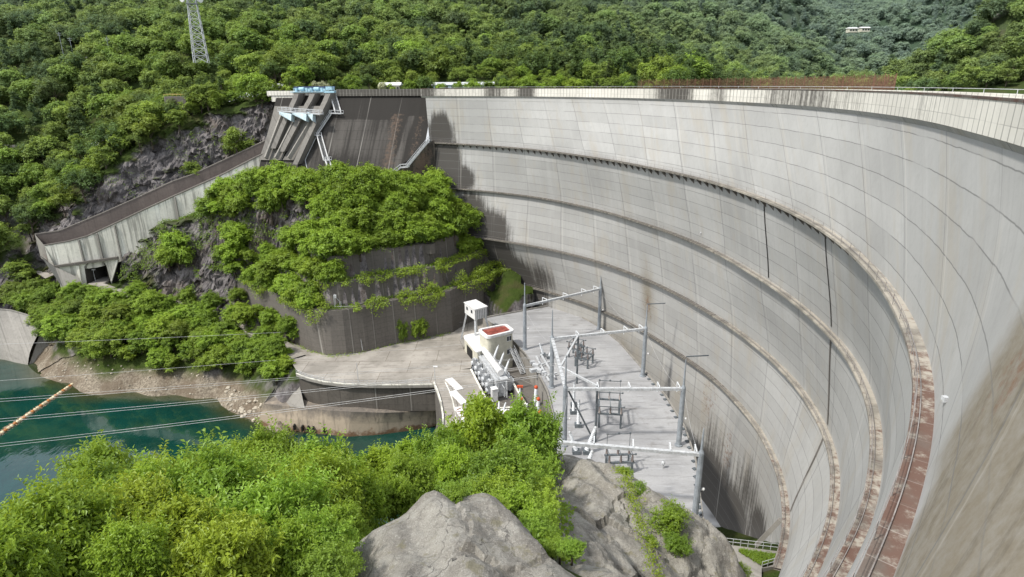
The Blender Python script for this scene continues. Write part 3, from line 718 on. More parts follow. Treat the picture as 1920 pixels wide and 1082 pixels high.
# ================================================================== TERRAIN
ZP, ZR, ZWAT = -73.5, -70.5, -88.0
class RBF:
    def __init__(s, pts, c=3.0):
        s.p = np.array([tuple(p) for p in pts], float); s.c = c; n = len(s.p); X = s.p[:, :2]
        K = s.k(X, X)-np.eye(n)*.6; A = np.zeros((n+3, n+3)); A[:n, :n] = -K; A[:n, n] = 1; A[:n, n+1:] = X/100; A[n, :n] = 1; A[n+1:, :n] = X.T/100
        s.w = np.linalg.solve(A, np.r_[s.p[:, 2], 0, 0, 0])
    def k(s, a, b): return np.sqrt(((a[:, None]-b[None])**2).sum(-1)+s.c**2)
    def __call__(s, X):
        X = np.atleast_2d(X); out = []
        for i in range(0, len(X), 20000):
            x = X[i:i+20000]; out.append(-s.k(x, s.p[:, :2])@s.w[:-3]+s.w[-3]+(x/100)@s.w[-2:])
        return np.concatenate(out)
def G(px, py, Y, dz=0): p = U(px, py, Y=Y); return (p.x, p.y, p.z+dz)
def Gz(px, py, z): p = U(px, py, z=z); return (p.x, p.y, z)
W1px = [(455, 592), (478, 600), (500, 610), (527, 627), (557, 644), (586, 657), (621, 666), (650, 664.6), (682, 659), (726, 647), (768, 638), (810, 630), (848, 622), (862, 612), (905, 592)]
W1 = [Vector((p.x, p.y, 0)) for p in (U(a, b, z=ZP) for a, b in W1px)]
W1 += [Vector((-6.5, 201, 0)), Vector((6, 203.5, 0))]
Epx = [(553, 690), (560, 699), (580, 707), (610, 714), (650, 718.5), (700, 720), (760, 720), (815, 719)]
E_ = [U(a, b, z=ZP) for a, b in Epx]
Dpx = [(815, 719), (822, 735), (828, 755), (832, 780), (832, 810), (829, 832), (822, 858), (806, 900)]
D_ = [U(a, b, z=ZP) for a, b in Dpx]
wat = [(-100,118,-96),(-60,110,-96),(-40,128,-94),(-200,100,-96),(-150,150,-95),(-24,140,-94),(-250,140,-96),(-22,100,-94),(-60,135,-94),(-110,150,-94),(-300,150,-96),(-300,90,-96),(-120,80,-90),(-200,60,-80)]
hillL = [G(0,430,222,-5),(G(60,400,228,-5)),G(0,300,250,-6),G(120,300,250,-6),G(0,180,285,-7),G(150,180,285,-7),G(300,180,275,-7),G(400,170,268,-6),G(480,140,275,-6),G(0,60,330,-7),G(200,60,330,-7),G(400,60,330,-7),
  G(0,0,380,-7),G(300,0,400,-7),G(500,80,320,-7),G(0,250,262,-6),G(230,240,256,-5),G(180,290,244,-5),(-260,215,-42),(-300,262,-8),(-360,200,-40),(-400,300,20),(-240,190,-72),(-270,150,-90)]
cliffpts = []
for i, (a, b) in enumerate([((65,439),216),((112,432),218),((148,417),220),((192,399),222),((257,370),226),((322,340),229),((360,327),231.5),((433,293),236),((500,262),239.5)]):
    p = U(a[0], a[1], Y=b); cliffpts += [(p.x+1, p.y+1.5, p.z-5), (p.x-.5, p.y+3.5, p.z-3)] if i else []
top = [(130,400,222,0),(190,340,230,0),(235,300,236,0),(270,272,240,0),(330,240,244,0),(400,213,247,0),(450,210,249,0),(503,190,250,0)]
cliffpts += [G(a, b, c, d) for a, b, c, d in top]+[G(a-8, b-4, c+6, 1) for a, b, c, d in top]
apron = [G(0,590,208),G(70,592,206),G(-60,600,206),(-172,189,-91.5),(-190,188,-91.5),(-215,186,-92)]
road_ = [(180,535,-66),(130,520,-65.6),(75,508,-65.5),(40,500,-65),(230,548,-67.2),(320,565,-69.5),(400,590,-71.3),(460,608,-72.6),(520,636,-73.4)]
shore = [Gz(*q) for q in ((62,686,-88.6),(130,724,-88.6),(250,740,-88.6),(330,745,-88.6),(400,750,-88.6),(445,784,-88.6),(488,806,-89))]
beach = [Gz(*q) for q in ((90,668,-85.5),(150,692,-84),(230,700,-83.5),(300,706,-83.5),(380,712,-83.5),(440,725,-83.5),(480,748,-84),(520,735,-81),(545,715,-76))]
slopeb = [Gz(*q) for q in ((110,640,-80),(200,660,-79),(300,670,-79.5),(400,680,-79.5),(470,690,-79),(530,690,-76))]
knoll = [G(340,405,211,-1),G(410,370,208,-1),G(480,350,205,-1),G(540,345,201,-1.5),G(600,350,196,-1.5),G(650,352,191,-1.5),G(700,360,190,-1.5),G(750,368,193,-1.5),G(800,372,199,-1.5),G(850,385,203,-1),
  G(905,450,201,-1),G(935,500,199,-1),(0,207,-58),G(300,430,208),G(260,520,206,0),G(250,480,209),G(400,480,200),G(340,500,203),G(470,560,185),G(350,545,200),G(430,530,193),G(450,440,201),G(540,470,187),G(520,530,182),G(560,420,192),
  G(650,430,181,-1),G(740,440,183,-1),G(820,450,191,-1),(-45,206,-33),(-62,209,-33),(-78,214,-34)]
gz = lambda p, d=0: (p.x, p.y, p.z+d)
knoll += [(p[0]+2, p[1]+3, p[2]-8.5) for p in f_[::12, :][:3]]+[(p[0], p[1]-2.5, p[2]-9.5) for p in f_[5:38:8, :]]
wallpts = [(w.x, w.y-1.5, ZP) for w in W1[1:-1:2]]
plz = [(-45,150,ZP),(-30,160,ZP),(-60,155,ZP),(-15,175,ZP)]
edge = [(e.x, e.y-3, -91) for e in E_[2:]]+[(-24,130,-93),(-24,150,-93)]
VALP = wat+hillL+cliffpts+apron+[Gz(*q) for q in road_]+[(lambda p: (p[0], p[1]-3, p[2]-.3))(Gz(*q)) for q in road_]+shore+beach+slopeb+knoll+wallpts+plz+edge
VAL = RBF(VALP, 2.0)
PLZ = [w for w in W1[:-2]]+[Vector((5, 178, 0)), Vector((14, 140, 0)), Vector((6, 100, 0))]+list(reversed(D_))+list(reversed(E_[:-1]))+[U(540, 668, z=ZP), U(505, 640, z=ZP)]
YRD = [U(a, b, z=ZP) for a, b in ((812, 725), (862, 696), (900, 640), (925, 612), (1000, 590), (1045, 585))]+[Vector((45, 190, 0)), Vector((45, 90, 0)), Vector((-14, 90, 0))]
def valz(X):
    X = np.atleast_2d(X); z = VAL(X); X3 = np.c_[X, z]
    dC, pC = seg_d(X, [(p[0], p[1]) for p in b_])
    rough = np.clip(fbm(X3, 9, 4, 2), -2, 2)*.9+fbm(X3, 2.6, 3, 9)*.35
    z = z+rough*np.where(z < -84, .35, 1)
    d, pm = seg_d(X, W1)
    m = (d > 0) & (d < 10.5) & (pm > .3) & (pm < len(W1)-1.02)
    tz = np.where(d < .8, ZP-.4, np.where(d < 4.4, -60.2, np.where(d < 8.4, -53.3, -46.8+ (d-8.4)*.8)))
    kk = np.clip((pm-.3)/1.5, 0, 1); tz = np.minimum(tz, np.interp(d, [0, 10], [200, 200])); 
    z = np.where(m, tz*kk+z*(1-kk), z)
    z = np.where(inpoly(X, PLZ), np.minimum(z, ZP-.5), z)
    z = np.where(inpoly(X, YRD), -84, z)
    # river side of the plaza edge
    dE, pE = seg_d(X, E_); m = (dE < 0) & (dE > -6) & (pE > .9) & (pE < len(E_)-1.001); z = np.where(m, np.minimum(z, -90.5), z)
    # keep below chute floor
    fl = inpoly(X, [tuple(p) for p in f_]+[tuple(p) for p in b_[::-1]])
    fz = np.interp(np.abs(dC)*0+pC, np.arange(60), b_[:, 2]); z = np.where(fl, np.minimum(z, fz-7.5), z)
    dF, pF = seg_d(X, [(p[0], p[1]) for p in f_]); nearf = (np.abs(dF) < 3.0); z = np.where(nearf, np.minimum(z, np.interp(pF, np.arange(60), f_[:, 2])-6.5), z)
    tun = inpoly(X, [(O[0].x-6, O[0].y-6), (O[5].x+5, O[5].y-6), (O[5].x+5, O[5].y+11), (O[0].x-5, O[0].y+11)]); z = np.where(tun, np.minimum(z, -66.3), z)
    z = np.where((X[:, 1] > 224) & (X[:, 0] > -95) & (X[:, 0] < 60) & (X[:, 1] < 248), np.minimum(z, -4.5), z)
    s = (X[:, 0]-GA.x)*gd.x+(X[:, 1]-GA.y)*gd.y; o = (X[:, 0]-GA.x)*gn.x+(X[:, 1]-GA.y)*gn.y       # stay under the spillway slope
    m = (s > -2) & (s < 62) & (o > -9) & (o < 24); z = np.where(m, np.minimum(z, -3.4-np.clip(o, 0, 99)/BAT-3.5), z)
    return z
def cull(X, Z, thr=2):
    r = np.hypot(X[:, 0]-OX, X[:, 1]-OY); th = np.degrees(np.arctan2(X[:, 1]-OY, X[:, 0]-OX))
    return (th > -75) & (th < 69) & (r > Rface(th, np.minimum(Z, -4.1))+thr)
def sheet(name, fz, x0, x1, y0, y1, st, mat, keep=None, attrs=None, rocky=None, kind='structure', smooth=True):
    xs = np.arange(x0, x1+st*.5, st); ys = np.arange(y0, y1+st*.5, st); XX, YY = np.meshgrid(xs, ys, indexing='ij'); X = np.c_[XX.ravel(), YY.ravel()]
    Z = fz(X); V = np.c_[X, Z]; F = grid(len(xs), len(ys))
    Zg = Z.reshape(XX.shape); gx, gy = np.gradient(Zg, st); slope = np.hypot(gx, gy).ravel()
    if rocky is not None: V, at = rocky(V, slope)
    else: at = {'rocky': np.clip((slope-1.0)/.5, 0, 1), 'beach': np.zeros(len(V))}
    if keep is not None:
        k = keep(V); F = F[k[F].all(1)]
    return tag(nobj(name, V, F, mat, vattr=at, smooth=smooth), kind=kind)
def vrock(V, slope):
    n = fbm(V, 7, 4, 31); z = V[:, 2]
    dC, pC = seg_d(V[:, :2], [(p[0], p[1]) for p in b_]); side = dC if True else dC
    px, py, _ = proj(V)
    r = np.clip((slope-1.15+.35*n)/.35, 0, 1)
    r = np.maximum(r, np.clip(1-np.hypot((px-350)/130, (py-480)/75)**2+.3*n, 0, 1))
    bch = np.clip((-82.0-z+1.5*n)/2.5, 0, 1)*np.clip((z+93)/2, 0, 1)*np.clip((-45-V[:, 0])/3, 0, 1)
    # break the steep rock up sideways
    k = np.clip((slope-.9)/.6, 0, 1)*(V[:, 1] > 190)
    W = V.copy(); W[:, 1] += k*(ridge(V*np.array([1, .6, .45]), 8, 5, 3)*1.9+ridge(V*np.array([1.0, 1, .3]), 2.6, 3, 8)*.8); W[:, 0] += k*fbm(V, 4, 3, 12)*.8; W[:, 1] += k*(facets(V, 6, 2.4, .5, 21)+facets(V, 2.2, .8, .5, 23)); W[:, 2] += k*facets(V, 3, 1.0, .3, 29)
    return W, {'rocky': r, 'beach': bch}
VX0, VX1, VY0, VY1 = -300, 20, 96, 262
def vkeep(V): return ~cull(V[:, :2], V[:, 2], 3) & ~((V[:, 0] > -40) & (V[:, 1] > 222)) & ~((V[:, 0] > 4) & (V[:, 1] > 196))
HX0, HX1, HY0, HY1 = -188, -44, 182, 262
sheet('valley_terrain', lambda X: valz(X)-.5*((X[:, 0] > HX0-2) & (X[:, 0] < HX1+2) & (X[:, 1] > HY0-2)), VX0, VX1, VY0, VY1, 1.0, M['ground'], lambda V: vkeep(V) & ~((V[:, 0] > HX0+3) & (V[:, 0] < HX1-3) & (V[:, 1] > HY0+3)), rocky=vrock)
sheet('cliff_terrain', valz, HX0, HX1, HY0, HY1, .45, M['ground'], vkeep, rocky=vrock, smooth=False)

HILLP = hillL+[G(503,190,250,1),(-100,262,0),(-92,250,-3),(-70,262,-3),(-30,262,-3),(20,262,-4),(60,262,-6),(100,262,-14),(-70,300,2),(-20,300,2),(30,300,2),(90,310,-2),(140,270,-25),(60,230,-30),(90,180,-40),(120,120,-40),(130,60,-40),
  G(600,40,400,-7),G(600,0,430,-7),G(700,100,330,-6),G(850,100,340,-6),G(900,0,450,-7),G(750,60,365,-7),G(950,60,390,-7),G(1000,0,480,-7),G(1100,60,430,-7),G(1100,125,340,-6),G(1150,20,480,-7),G(1300,0,560,-7),G(1280,80,470,-7),G(1300,130,390,-6),G(1430,140,420,-6),
  G(1500,0,680,-7),G(1480,90,520,-7),G(1400,40,600,-7),G(1600,60,700,-7),G(1570,130,560,-6),G(1650,140,700,-6),G(1700,60,950,-7),G(1720,110,900,-6),G(1780,70,1150,-7),G(1690,10,1400,-7),G(1800,18,1500,-7),G(1900,-30,1700,-7),(600,1900,260),(0,900,190),(300,1100,200),(-200,700,140),(-450,500,110),
  G(1680,158,345,-4),G(1720,112,352,-7),G(1770,78,355,-7),G(1810,52,356,-7),G(1850,20,356,-7),G(1885,0,356,-7),G(1920,-60,356,-7),G(2050,-120,350,-7),G(1800,150,300,-3),(300,250,28),(230,200,-12),(300,150,10),(400,250,90),(420,380,100),(330,420,20),(280,480,-20),(330,560,-15),(420,600,15),(500,450,110),(250,400,-20),(215,310,-16),(180,250,-30),(150,330,-22),(220,420,-22),(600,300,150),(600,800,200),(900,1200,260),(-600,400,140),(-500,800,220),(-300,1300,280),(200,1700,300)]
HIL = RBF(HILLP, 6.0)
def hilz(X):
    X = np.atleast_2d(X); z = HIL(X); d = np.hypot(X[:, 0], X[:, 1])
    z = z+fbm(np.c_[X, X[:, 0]*0], 90, 4, 41)*np.clip((d-300)/400, 0, 1)*13+fbm(np.c_[X, X[:, 0]*0], 26, 3, 44)*np.clip((z+8)/15, 0, 1)*3
    z = np.where(d > 430, np.maximum(z, -8+vn(np.c_[X, z], 60, 7)*3), z)
    m = (X[:, 1] > 246) & (X[:, 1] < 285) & (X[:, 0] > -80) & (X[:, 0] < 70); z = np.where(m, np.clip(z, -3.5, -2.2), z)
    return z
def hkeep(V): return ~((V[:, 0] > VX0+4) & (V[:, 0] < -84) & (V[:, 1] < VY1-4)) & ((V[:, 1] > 240) | (V[:, 0] < VX0+6) | cull(V[:, :2], V[:, 2]*0-4, 9))
sheet('mountain_terrain', hilz, -760, 1500, 40, 2000, 8.0, M['ground'], hkeep)
sheet('lake_edge_terrain', lambda X: np.where(X[:, 1] > 244, hilz(X)+.1, -30), -92, 92, 238, 300, 2.0, M['ground'], lambda V: V[:, 2] > -29)
# the near slope below the camera
def W(x, y, z): return (x, y, z)
NEARP = [G(860,936,22),G(800,942,21.5),G(760,958,20.5),G(700,990,19),G(940,945,21.5),G(1000,1015,19),G(870,1000,18.5),G(870,1082,15),G(720,1082,15.2),G(1030,1075,17),G(650,1060,17,-1.5),W(-1,12,-14.5),W(1,8,-12),W(0,0,-9),W(-4,4,-11),
  W(-2,26,-24),W(-6,24,-23),W(-9,20,-21),W(-8,14,-19),W(2,24,-21.5),G(1000,925,31),G(1060,1010,27),G(1100,1078,24),W(5,19,-18.5),W(7,14,-17),
  G(1035,852,50),G(1070,868,48),G(1120,888,47),G(1190,897,46),G(1240,930,43),G(1300,972,40),G(1345,992,38),G(1100,960,37),G(1200,985,36),G(1150,1050,30),G(1250,1060,32),G(1330,1065,34),G(1390,1035,36),G(1050,930,42),
  W(0,50,-42),W(4,56,-48),W(10,54,-50),W(16,51,-53),W(20,45,-52),W(20,38,-47),W(22,30,-46),W(20,22,-42),W(16,16,-34),W(12,10,-25),W(30,60,-68),W(26,50,-62),W(30,45,-62),W(34,70,-68.5),W(40,78,-69),W(24,64,-72),W(10,66,-66),W(0,70,-74),
  W(-12,14,-22),W(-12,24,-27),W(-14,36,-34),W(-10,46,-39),W(-25,14,-25),W(-28,26,-30),W(-30,40,-37),W(-45,20,-28),W(-50,36,-37),W(-60,50,-50),W(-20,56,-50),W(-40,60,-56),W(-15,75,-72),W(-45,80,-78),W(-80,70,-72),W(-20,95,-90),W(-60,100,-94),W(-100,90,-92),W(-8,100,-88),W(10,90,-82),W(-20,0,-16),W(-60,0,-25),W(-90,30,-45),W(-120,60,-75),W(-30,-30,-8),W(10,-10,-5),W(20,0,-16),W(26,12,-36),W(-120,0,-40),W(30,90,-82)]
NEAR = RBF(NEARP, 1.2)
def nearz(X):
    z = NEAR(X); X3 = np.c_[X, z]; return z+fbm(X3, 5, 3, 5)*.25
def nkeep(V): return ~cull(V[:, :2], V[:, 2], 1.5)
sheet('near_slope', lambda X: nearz(X)-1.0*((X[:, 0] > -12) & (X[:, 1] < 60) & (X[:, 1] > 6)), -130, 46, -34, 112, 1.0, M['ground'], nkeep)
def rockz(V, slope):
    R_ = V.copy(); n = ridge(V*np.array([1.0, .55, .9]), 4.2, 3, 61)*.14+fbm(V, 1.6, 4, 71)*.12+ridge(V, 9, 2, 66)*.12
    c, s = cos(.45), sin(.45); q = V[:, 0]*c+V[:, 1]*s; st = np.abs((q/2.7+.35*vn(V, 5, 4)) % 1-.5)*2          # tilted joint planes
    R_[:, 2] += n-.35+.38*np.clip(st*1.6-.3, 0, 1); R_[:, 0] += fbm(V, 3, 3, 81)*.35; R_[:, 1] += fbm(V, 3, 3, 91)*.35
    rw = .45+.55*np.clip((V[:, 1]-23)/5, 0, 1)
    wp = V+np.stack([fbm(V, 3, 3, k) for k in (111, 122, 133)], 1)*.6; wp = wp@np.array([[.9, .3, 0], [-.3, .9, .2], [0, -.3, 1]])
    R_[:, 2] += facets(wp*np.array([1, .5, 1]), 4.6, .42, .22, 3)*rw+facets(wp*np.array([1, .6, 1]), 1.5, .10, .16, 5)*rw+fbm(V, .7, 4, 15)*.07
    px, py, dd = proj(R_); e = np.clip((-10.5-V[:, 0])/2, 0, 1); R_[:, 2] -= 6*e
    return R_, {'rocky': np.ones(len(V)), 'beach': np.zeros(len(V))}
def rkeep(V): return nkeep(V) & (V[:, 2] > -66)
def rockfn(X):
    a = np.array(U(975, 940, Y=26.5)[:2]); b = np.array(U(1085, 1090, Y=18.5)[:2]); dd_ = b-a; t = np.clip(((X-a)@dd_)/(dd_@dd_), 0, 1); dg = np.hypot(*(X-a-t[:, None]*dd_).T)
    tip = 1.2*np.exp(-((X[:, 0]-4.5)/3.5)**2-((X[:, 1]-45)/6)**2)
    return tip-2.2*np.exp(-(dg/.9)**2)+NEAR(X)-3.0*np.clip((-8.5-X[:, 0])/2, 0, 1)-2.5*np.clip(1-((X[:, 0]+.5)/3.2)**2-((X[:, 1]-29)/5)**2, 0, 1)
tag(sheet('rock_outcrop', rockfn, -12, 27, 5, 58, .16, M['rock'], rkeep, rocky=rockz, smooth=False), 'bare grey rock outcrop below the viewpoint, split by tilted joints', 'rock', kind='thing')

# ------------------------------------------------------------------ water
def flat(name, pts, z, mat, kind='structure', **k):
    mb = MB(); mb.poly([(p[0], p[1], z) for p in pts]); return tag(mb.build(name, mat, **k), kind=kind)
xs = np.arange(-420, -9, 3.0); ys = np.arange(40, 232, 3.0); XX, YY = np.meshgrid(xs, ys, indexing='ij'); X = np.c_[XX.ravel(), YY.ravel()]
sh = np.clip((VAL(X)+91.5)/3.0, 0, 1)*(X[:, 0] < -50)
Fg = grid(len(xs), len(ys))
tag(nobj('river_water', np.c_[X, np.full(len(X), ZWAT)], Fg, M['water'], vattr={'shoal': sh}), kind='structure')
flat('reservoir_water', [(-60, 246), (60, 200), (100, 60), (230, 60), (330, 420), (330, 640), (200, 640), (90, 400)], -14, M['lake'])
# ------------------------------------------------------------------ roads and plaza
PZ = [w for w in W1[:-2]]+[U(a, b, z=ZP) for a, b in ((918, 606), (905, 640), (883, 690), (862, 693), (815, 719))]+list(reversed(E_[:-1]))+[U(540, 668, z=ZP), U(505, 640, z=ZP)]
mb = MB(); mb.poly([(p[0], p[1], ZP) for p in reversed(PZ)]); pl = tag(mb.build('plaza', M['plaza']), kind='structure')
rc = [Vector(Gz(*q)) for q in road_[2:]]+[U(560, 675, z=ZP+.004)]
rc = [Vector((O[0].x+3+.5, O[0].y+8, -65.9))]+rc[0:0]+[Vector((O[0].x+3.2, O[0].y-1, -65.9))]+[Vector(Gz(205, 545, -66.6)), Vector(Gz(260, 556, -68)), Vector(Gz(330, 572, -69.8)), Vector(Gz(400, 592, -71.3)), Vector(Gz(460, 612, -72.6)), Vector(Gz(515, 640, -73.2)), U(556, 672, z=ZP+.05)]
rcS = resamp(rc, 60); tg = np.gradient(rcS, axis=0); tg[:, 2] = 0; tg /= np.linalg.norm(tg, axis=1)[:, None]; nr = np.stack([-tg[:, 1], tg[:, 0], tg[:, 2]*0], 1)
up = np.array([0, 0, .35])
tag(sweep('road', [rcS-nr*2.7+up-np.array([0, 0, 1.5]), rcS-nr*2.6+up, rcS+nr*2.6+up, rcS+nr*2.7+up-np.array([0, 0, 1.5])], M['plaza'], None), kind='structure')
rl = [Vector(Gz(*q)) for q in ((95, 520, -65.6), (75, 508, -65.5), (40, 503, -65), (-30, 495, -64.5))]; rS = resamp(rl, 20)
tag(sweep('road_left', [rS+np.array([0, -2.6, .4]), rS+np.array([0, 2.6, .4])], M['plaza'], None), kind='structure')
# road on top behind the dam
tr_ = np.array([(-96, 255, -2.0), (-60, 254, -2.0), (0, 252, -2.0), (50, 250, -2.05)], float); rS = resamp(tr_, 30)
tag(sweep('crest_approach_road', [rS+np.array([0, -3.5, .1]), rS+np.array([0, 3.5, .1])], M['plaza'], None), kind='structure')
# retaining walls of the three terraces
def wallsweep(P, z0, z1, th, mat, name, label, cap=.35):
    P = resamp([(p[0], p[1], 0) for p in P], 70); tg = np.gradient(P, axis=0); tg /= np.linalg.norm(tg, axis=1)[:, None]; nr = np.stack([-tg[:, 1], tg[:, 0], tg[:, 2]], 1)
    a = P.copy(); r = []
    for off, z in ((-.6, z0), (.0, z1), (th, z1), (th, z1-3)): q = P+nr*off; q[:, 2] = z; r.append(q)
    j = vn(P, 3, 9)*.12
    for q in r: q[:, :2] += nr[:, :2]*j[:, None]
    o = sweep(name, r, mat, None); return tag(o, label, 'retaining wall')
def offp(P, d):
    P = resamp([(p[0], p[1], 0) for p in P], 60); tg = np.gradient(P, axis=0); tg /= np.linalg.norm(tg, axis=1)[:, None]; nr = np.stack([-tg[:, 1], tg[:, 0], tg[:, 2]], 1); return P+nr*d
w1 = wallsweep(W1, ZP-.6, -60, 2.2, M['concdark'], 'retaining_wall', 'lowest and tallest dark stained retaining wall, curving behind the plaza')
W2 = offp(W1[5:], 4.6); W3 = offp(W1[6:], 8.6)
wallsweep(W2, -60.6, -53, 2.0, M['concdark'], 'retaining_wall', 'middle stained retaining wall between two strips of creeper')
wallsweep(W3[:44], -53.6, -46.4, 1.5, M['concdark'], 'retaining_wall', 'uppermost brown retaining wall under the bushes')
# steep ladder stair on the retaining wall
mb = MB(); a = U(679, 656, z=ZP+.2); b = Vector((a.x, a.y+.4, -60)); a = a+Vector((0, -.9, 0)); b = U(665, 575, Y=b.y+.3)
for e in (-.55, .55):
    mb.bar(a+Vector((e, 0, 0)), b+Vector((e, 0, 0)), .16, .25); mb.bar(a+Vector((e, -.7, .5)), b+Vector((e, -.7, .5)), .08)
for i in range(34): q = a.lerp(b, i/33); mb.bar(q-Vector((.55, 0, 0)), q+Vector((.55, 0, 0)), .22, .05)
st_ = mb.build('wall_ladder', M['galv']); tag(st_, 'steep white metal ladder stair climbing the dark retaining wall', 'ladder')
mb = MB(); b = U(628, 580, Y=b.y-1); 
for x in (0, 1.6):
    for y in (0, 1.2): mb.bar(b+Vector((x, y, 0)), b+Vector((x, y, 4.2 if x == 0 else 2)), .12)
mb.path([b, b+Vector((6, .5, 0))], 1.2, .2); mb.path([b+Vector((0, -.6, 1)), b+Vector((6, -.1, 1))], .08); mb.bar(b+Vector((0, .5, 4)), b+Vector((1.6, .5, 2)), .1); mb.box(b+Vector((.3, .3, 3.8)), (.8, .6, .8))
tag(mb.build('gauge_platform', M['galv']), 'small metal platform with an instrument mast on top of the retaining wall', 'platform')
# plaza edge wall down to the water, with the pale sloping foot
Es = resamp(E_[1:], 60); tg = np.gradient(Es, axis=0); tg /= np.linalg.norm(tg, axis=1)[:, None]; en = np.stack([tg[:, 1], -tg[:, 0], tg[:, 2]*0], 1)  # toward river
def lvl(P, n, off, z): q = P+n*off; q[:, 2] = z; return q
M['quay0'] = concrete('quay0', (.12, .108, .095), uvm=False, lift=1.5, bay=9, streak=.9, dirt=1)
quay = empty('quay_wall', (0, 0, 0), label='concave quay wall under the plaza edge with a pale sloping foot in the water', cat='quay wall')
def multi(name, rows, mat, parent): return sweep(name, rows, mat, parent)
multi('wall', [lvl(Es, en, .0, ZP-.7), lvl(Es, en, .05, ZP-4), lvl(Es, en, .1, -81.4)], M['quay0'], quay)
multi('edge_slab', [lvl(Es, en, -.6, ZP+.03), lvl(Es, en, .9, ZP+.03), lvl(Es, en, .9, ZP-.7), lvl(Es, en, .0, ZP-.9)], M['concmid'], quay)
cq = lvl(Es, en, .75, ZP+.28); multi('kerb', [zsh(cq+en*.12, .3), cq+en*.12, cq-en*.15, zsh(cq-en*.15, .3)], M['conc'], quay)
fo = np.array([(481.6, 800), (520, 806), (580, 813), (648, 818.6), (700, 815), (768, 806), (815, 798), (832, 795)], float); F_ = resamp([U(a, b, z=ZWAT) for a, b in fo], 60)
to = [(494.7, 757), (549, 763), (610, 769), (660, 772), (720, 774), (780, 772), (815, 768), (828, 764)]; yy = [148.5, 147, 144.5, 142.5, 142.8, 144.8, 147, 149.5]
T_ = resamp([U(a[0], a[1], Y=y-1.2) for a, y in zip(to, yy)], 60)
B_ = F_.copy(); B_[:, 2] = -92; back = T_+np.array([1.0, 5, .1])
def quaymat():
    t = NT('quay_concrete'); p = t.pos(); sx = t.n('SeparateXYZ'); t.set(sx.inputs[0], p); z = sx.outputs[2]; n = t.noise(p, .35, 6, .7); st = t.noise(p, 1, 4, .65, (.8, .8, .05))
    zz = t.math('ADD', z, t.math('MULTIPLY', t.math('SUBTRACT', n, .5), 7)); c = t.mix(t.ramp(zz, -84.5, -80.5), (.46, .38, .29), (.17, .15, .13))  # height tones: slab's shadow painted into the dark staining above the bleached foot
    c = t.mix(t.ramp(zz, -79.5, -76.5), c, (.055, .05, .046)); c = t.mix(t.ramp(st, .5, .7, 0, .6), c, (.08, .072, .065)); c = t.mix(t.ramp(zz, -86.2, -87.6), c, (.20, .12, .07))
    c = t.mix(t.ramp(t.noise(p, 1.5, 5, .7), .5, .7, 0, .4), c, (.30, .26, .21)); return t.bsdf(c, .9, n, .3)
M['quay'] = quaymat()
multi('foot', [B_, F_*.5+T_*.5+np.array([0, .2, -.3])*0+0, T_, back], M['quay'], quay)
mb = MB(); mb.poly([Vector(T_[0]), Vector(B_[0]), Vector(B_[0])+Vector((-1, 9, 0)), Vector(T_[0])+Vector((.5, 7, 1))]); 
pk = U(512, 745, Y=151); mb.poly([Vector(T_[0]), pk, Vector(T_[0])+Vector((2, 9, 2))]); mb.poly([Vector(T_[0]), Vector(T_[9]), pk]); mb.poly([pk, Vector(T_[9]), Vector(T_[14]), U(560, 715, Y=152)]); mb.build('foot_end', M['concmid'], quay)
mb = MB()
for px, py in ((552, 801), (567, 803), (578, 804), (588, 804), (608, 806)):
    p = U(px, py, z=-86.6); mb.box((p.x, p.y+.6, -86.6), (.35, 2.4, 1.5))
mb.build('drain_slot', M['black'], quay)
# railing along the edge
mb = MB(); rp = lvl(Es, en, .75, ZP+1.25); mb.path([Vector(p) for p in rp[::3]], .06); mb.path([Vector(p)-Vector((0, 0, .5)) for p in rp[::3]], .05)
for p in rp[::3]: mb.bar(Vector(p)-Vector((0, 0, 1.1)), p, .07)
tag(mb.build('edge_railing', M['galv']), 'low post railing along the curved plaza edge above the quay wall', 'railing')
# deck of the power house with its wall curving down to the water
Ds = resamp(D_, 60); tg = np.gradient(Ds, axis=0); tg /= np.linalg.norm(tg, axis=1)[:, None]; dn = np.stack([tg[:, 1], -tg[:, 0], tg[:, 2]*0], 1)
# ================================================================== POWER HOUSE
ph = empty('powerhouse', (0, 0, 0), label='long curved powerhouse with a flat pale grey roof at the foot of the dam', cat='powerhouse')
Rpx = [(905, 597), (970, 585), (1040, 572), (1062, 582), (1100, 600), (1123, 613), (1160, 641), (1210, 697), (1250, 745), (1285, 802), (1305, 862), (1315, 940), (1322, 1000), (1300, 1060), (1180, 1040), (1090, 990), (1044, 930), (1041, 880), (1041, 830), (1037, 780), (1025, 735), (1008, 700), (985, 665), (958, 636), (930, 613)]
RP = [U(a, b, z=ZR) for a, b in Rpx]
mb = MB(); mb.prism(list(reversed(RP)), -88, ZR-.12); mb.build('body', M['concmid'], ph)
mb = MB(); mb.prism(list(reversed(RP)), ZR-.119, ZR); mb.build('roof', M['roof'], ph)
cc = sum(RP, Vector())/len(RP)
def inset(P, d): return [p+(cc-p).normalized()*d for p in P]
mb = MB(); I = inset(RP, .35)
for i in range(len(RP)):
    j = (i+1) % len(RP)
    if 12 <= i <= 15: continue
    a, b, c, d = RP[i], RP[j], I[j], I[i]; h = Vector((0, 0, .45)); k = Vector((0, 0, -.6))
    mb.hexa([d+k, c+k, b+k, a+k, d+h, c+h, b+h, a+h])
mb.build('parapet', M['concmid'], ph)
mb = MB()
for i in range(7, 12):
    for f in (.1, .3, .5, .7, .9):
        p = RP[i].lerp(RP[i+1], f)+(cc-RP[i]).normalized()*.75; mb = MB(); mb.box((p.x, p.y, ZR+.12), (.7, .7, .2), .4); mb.build('roof_vent', M['steeldark'], ph)
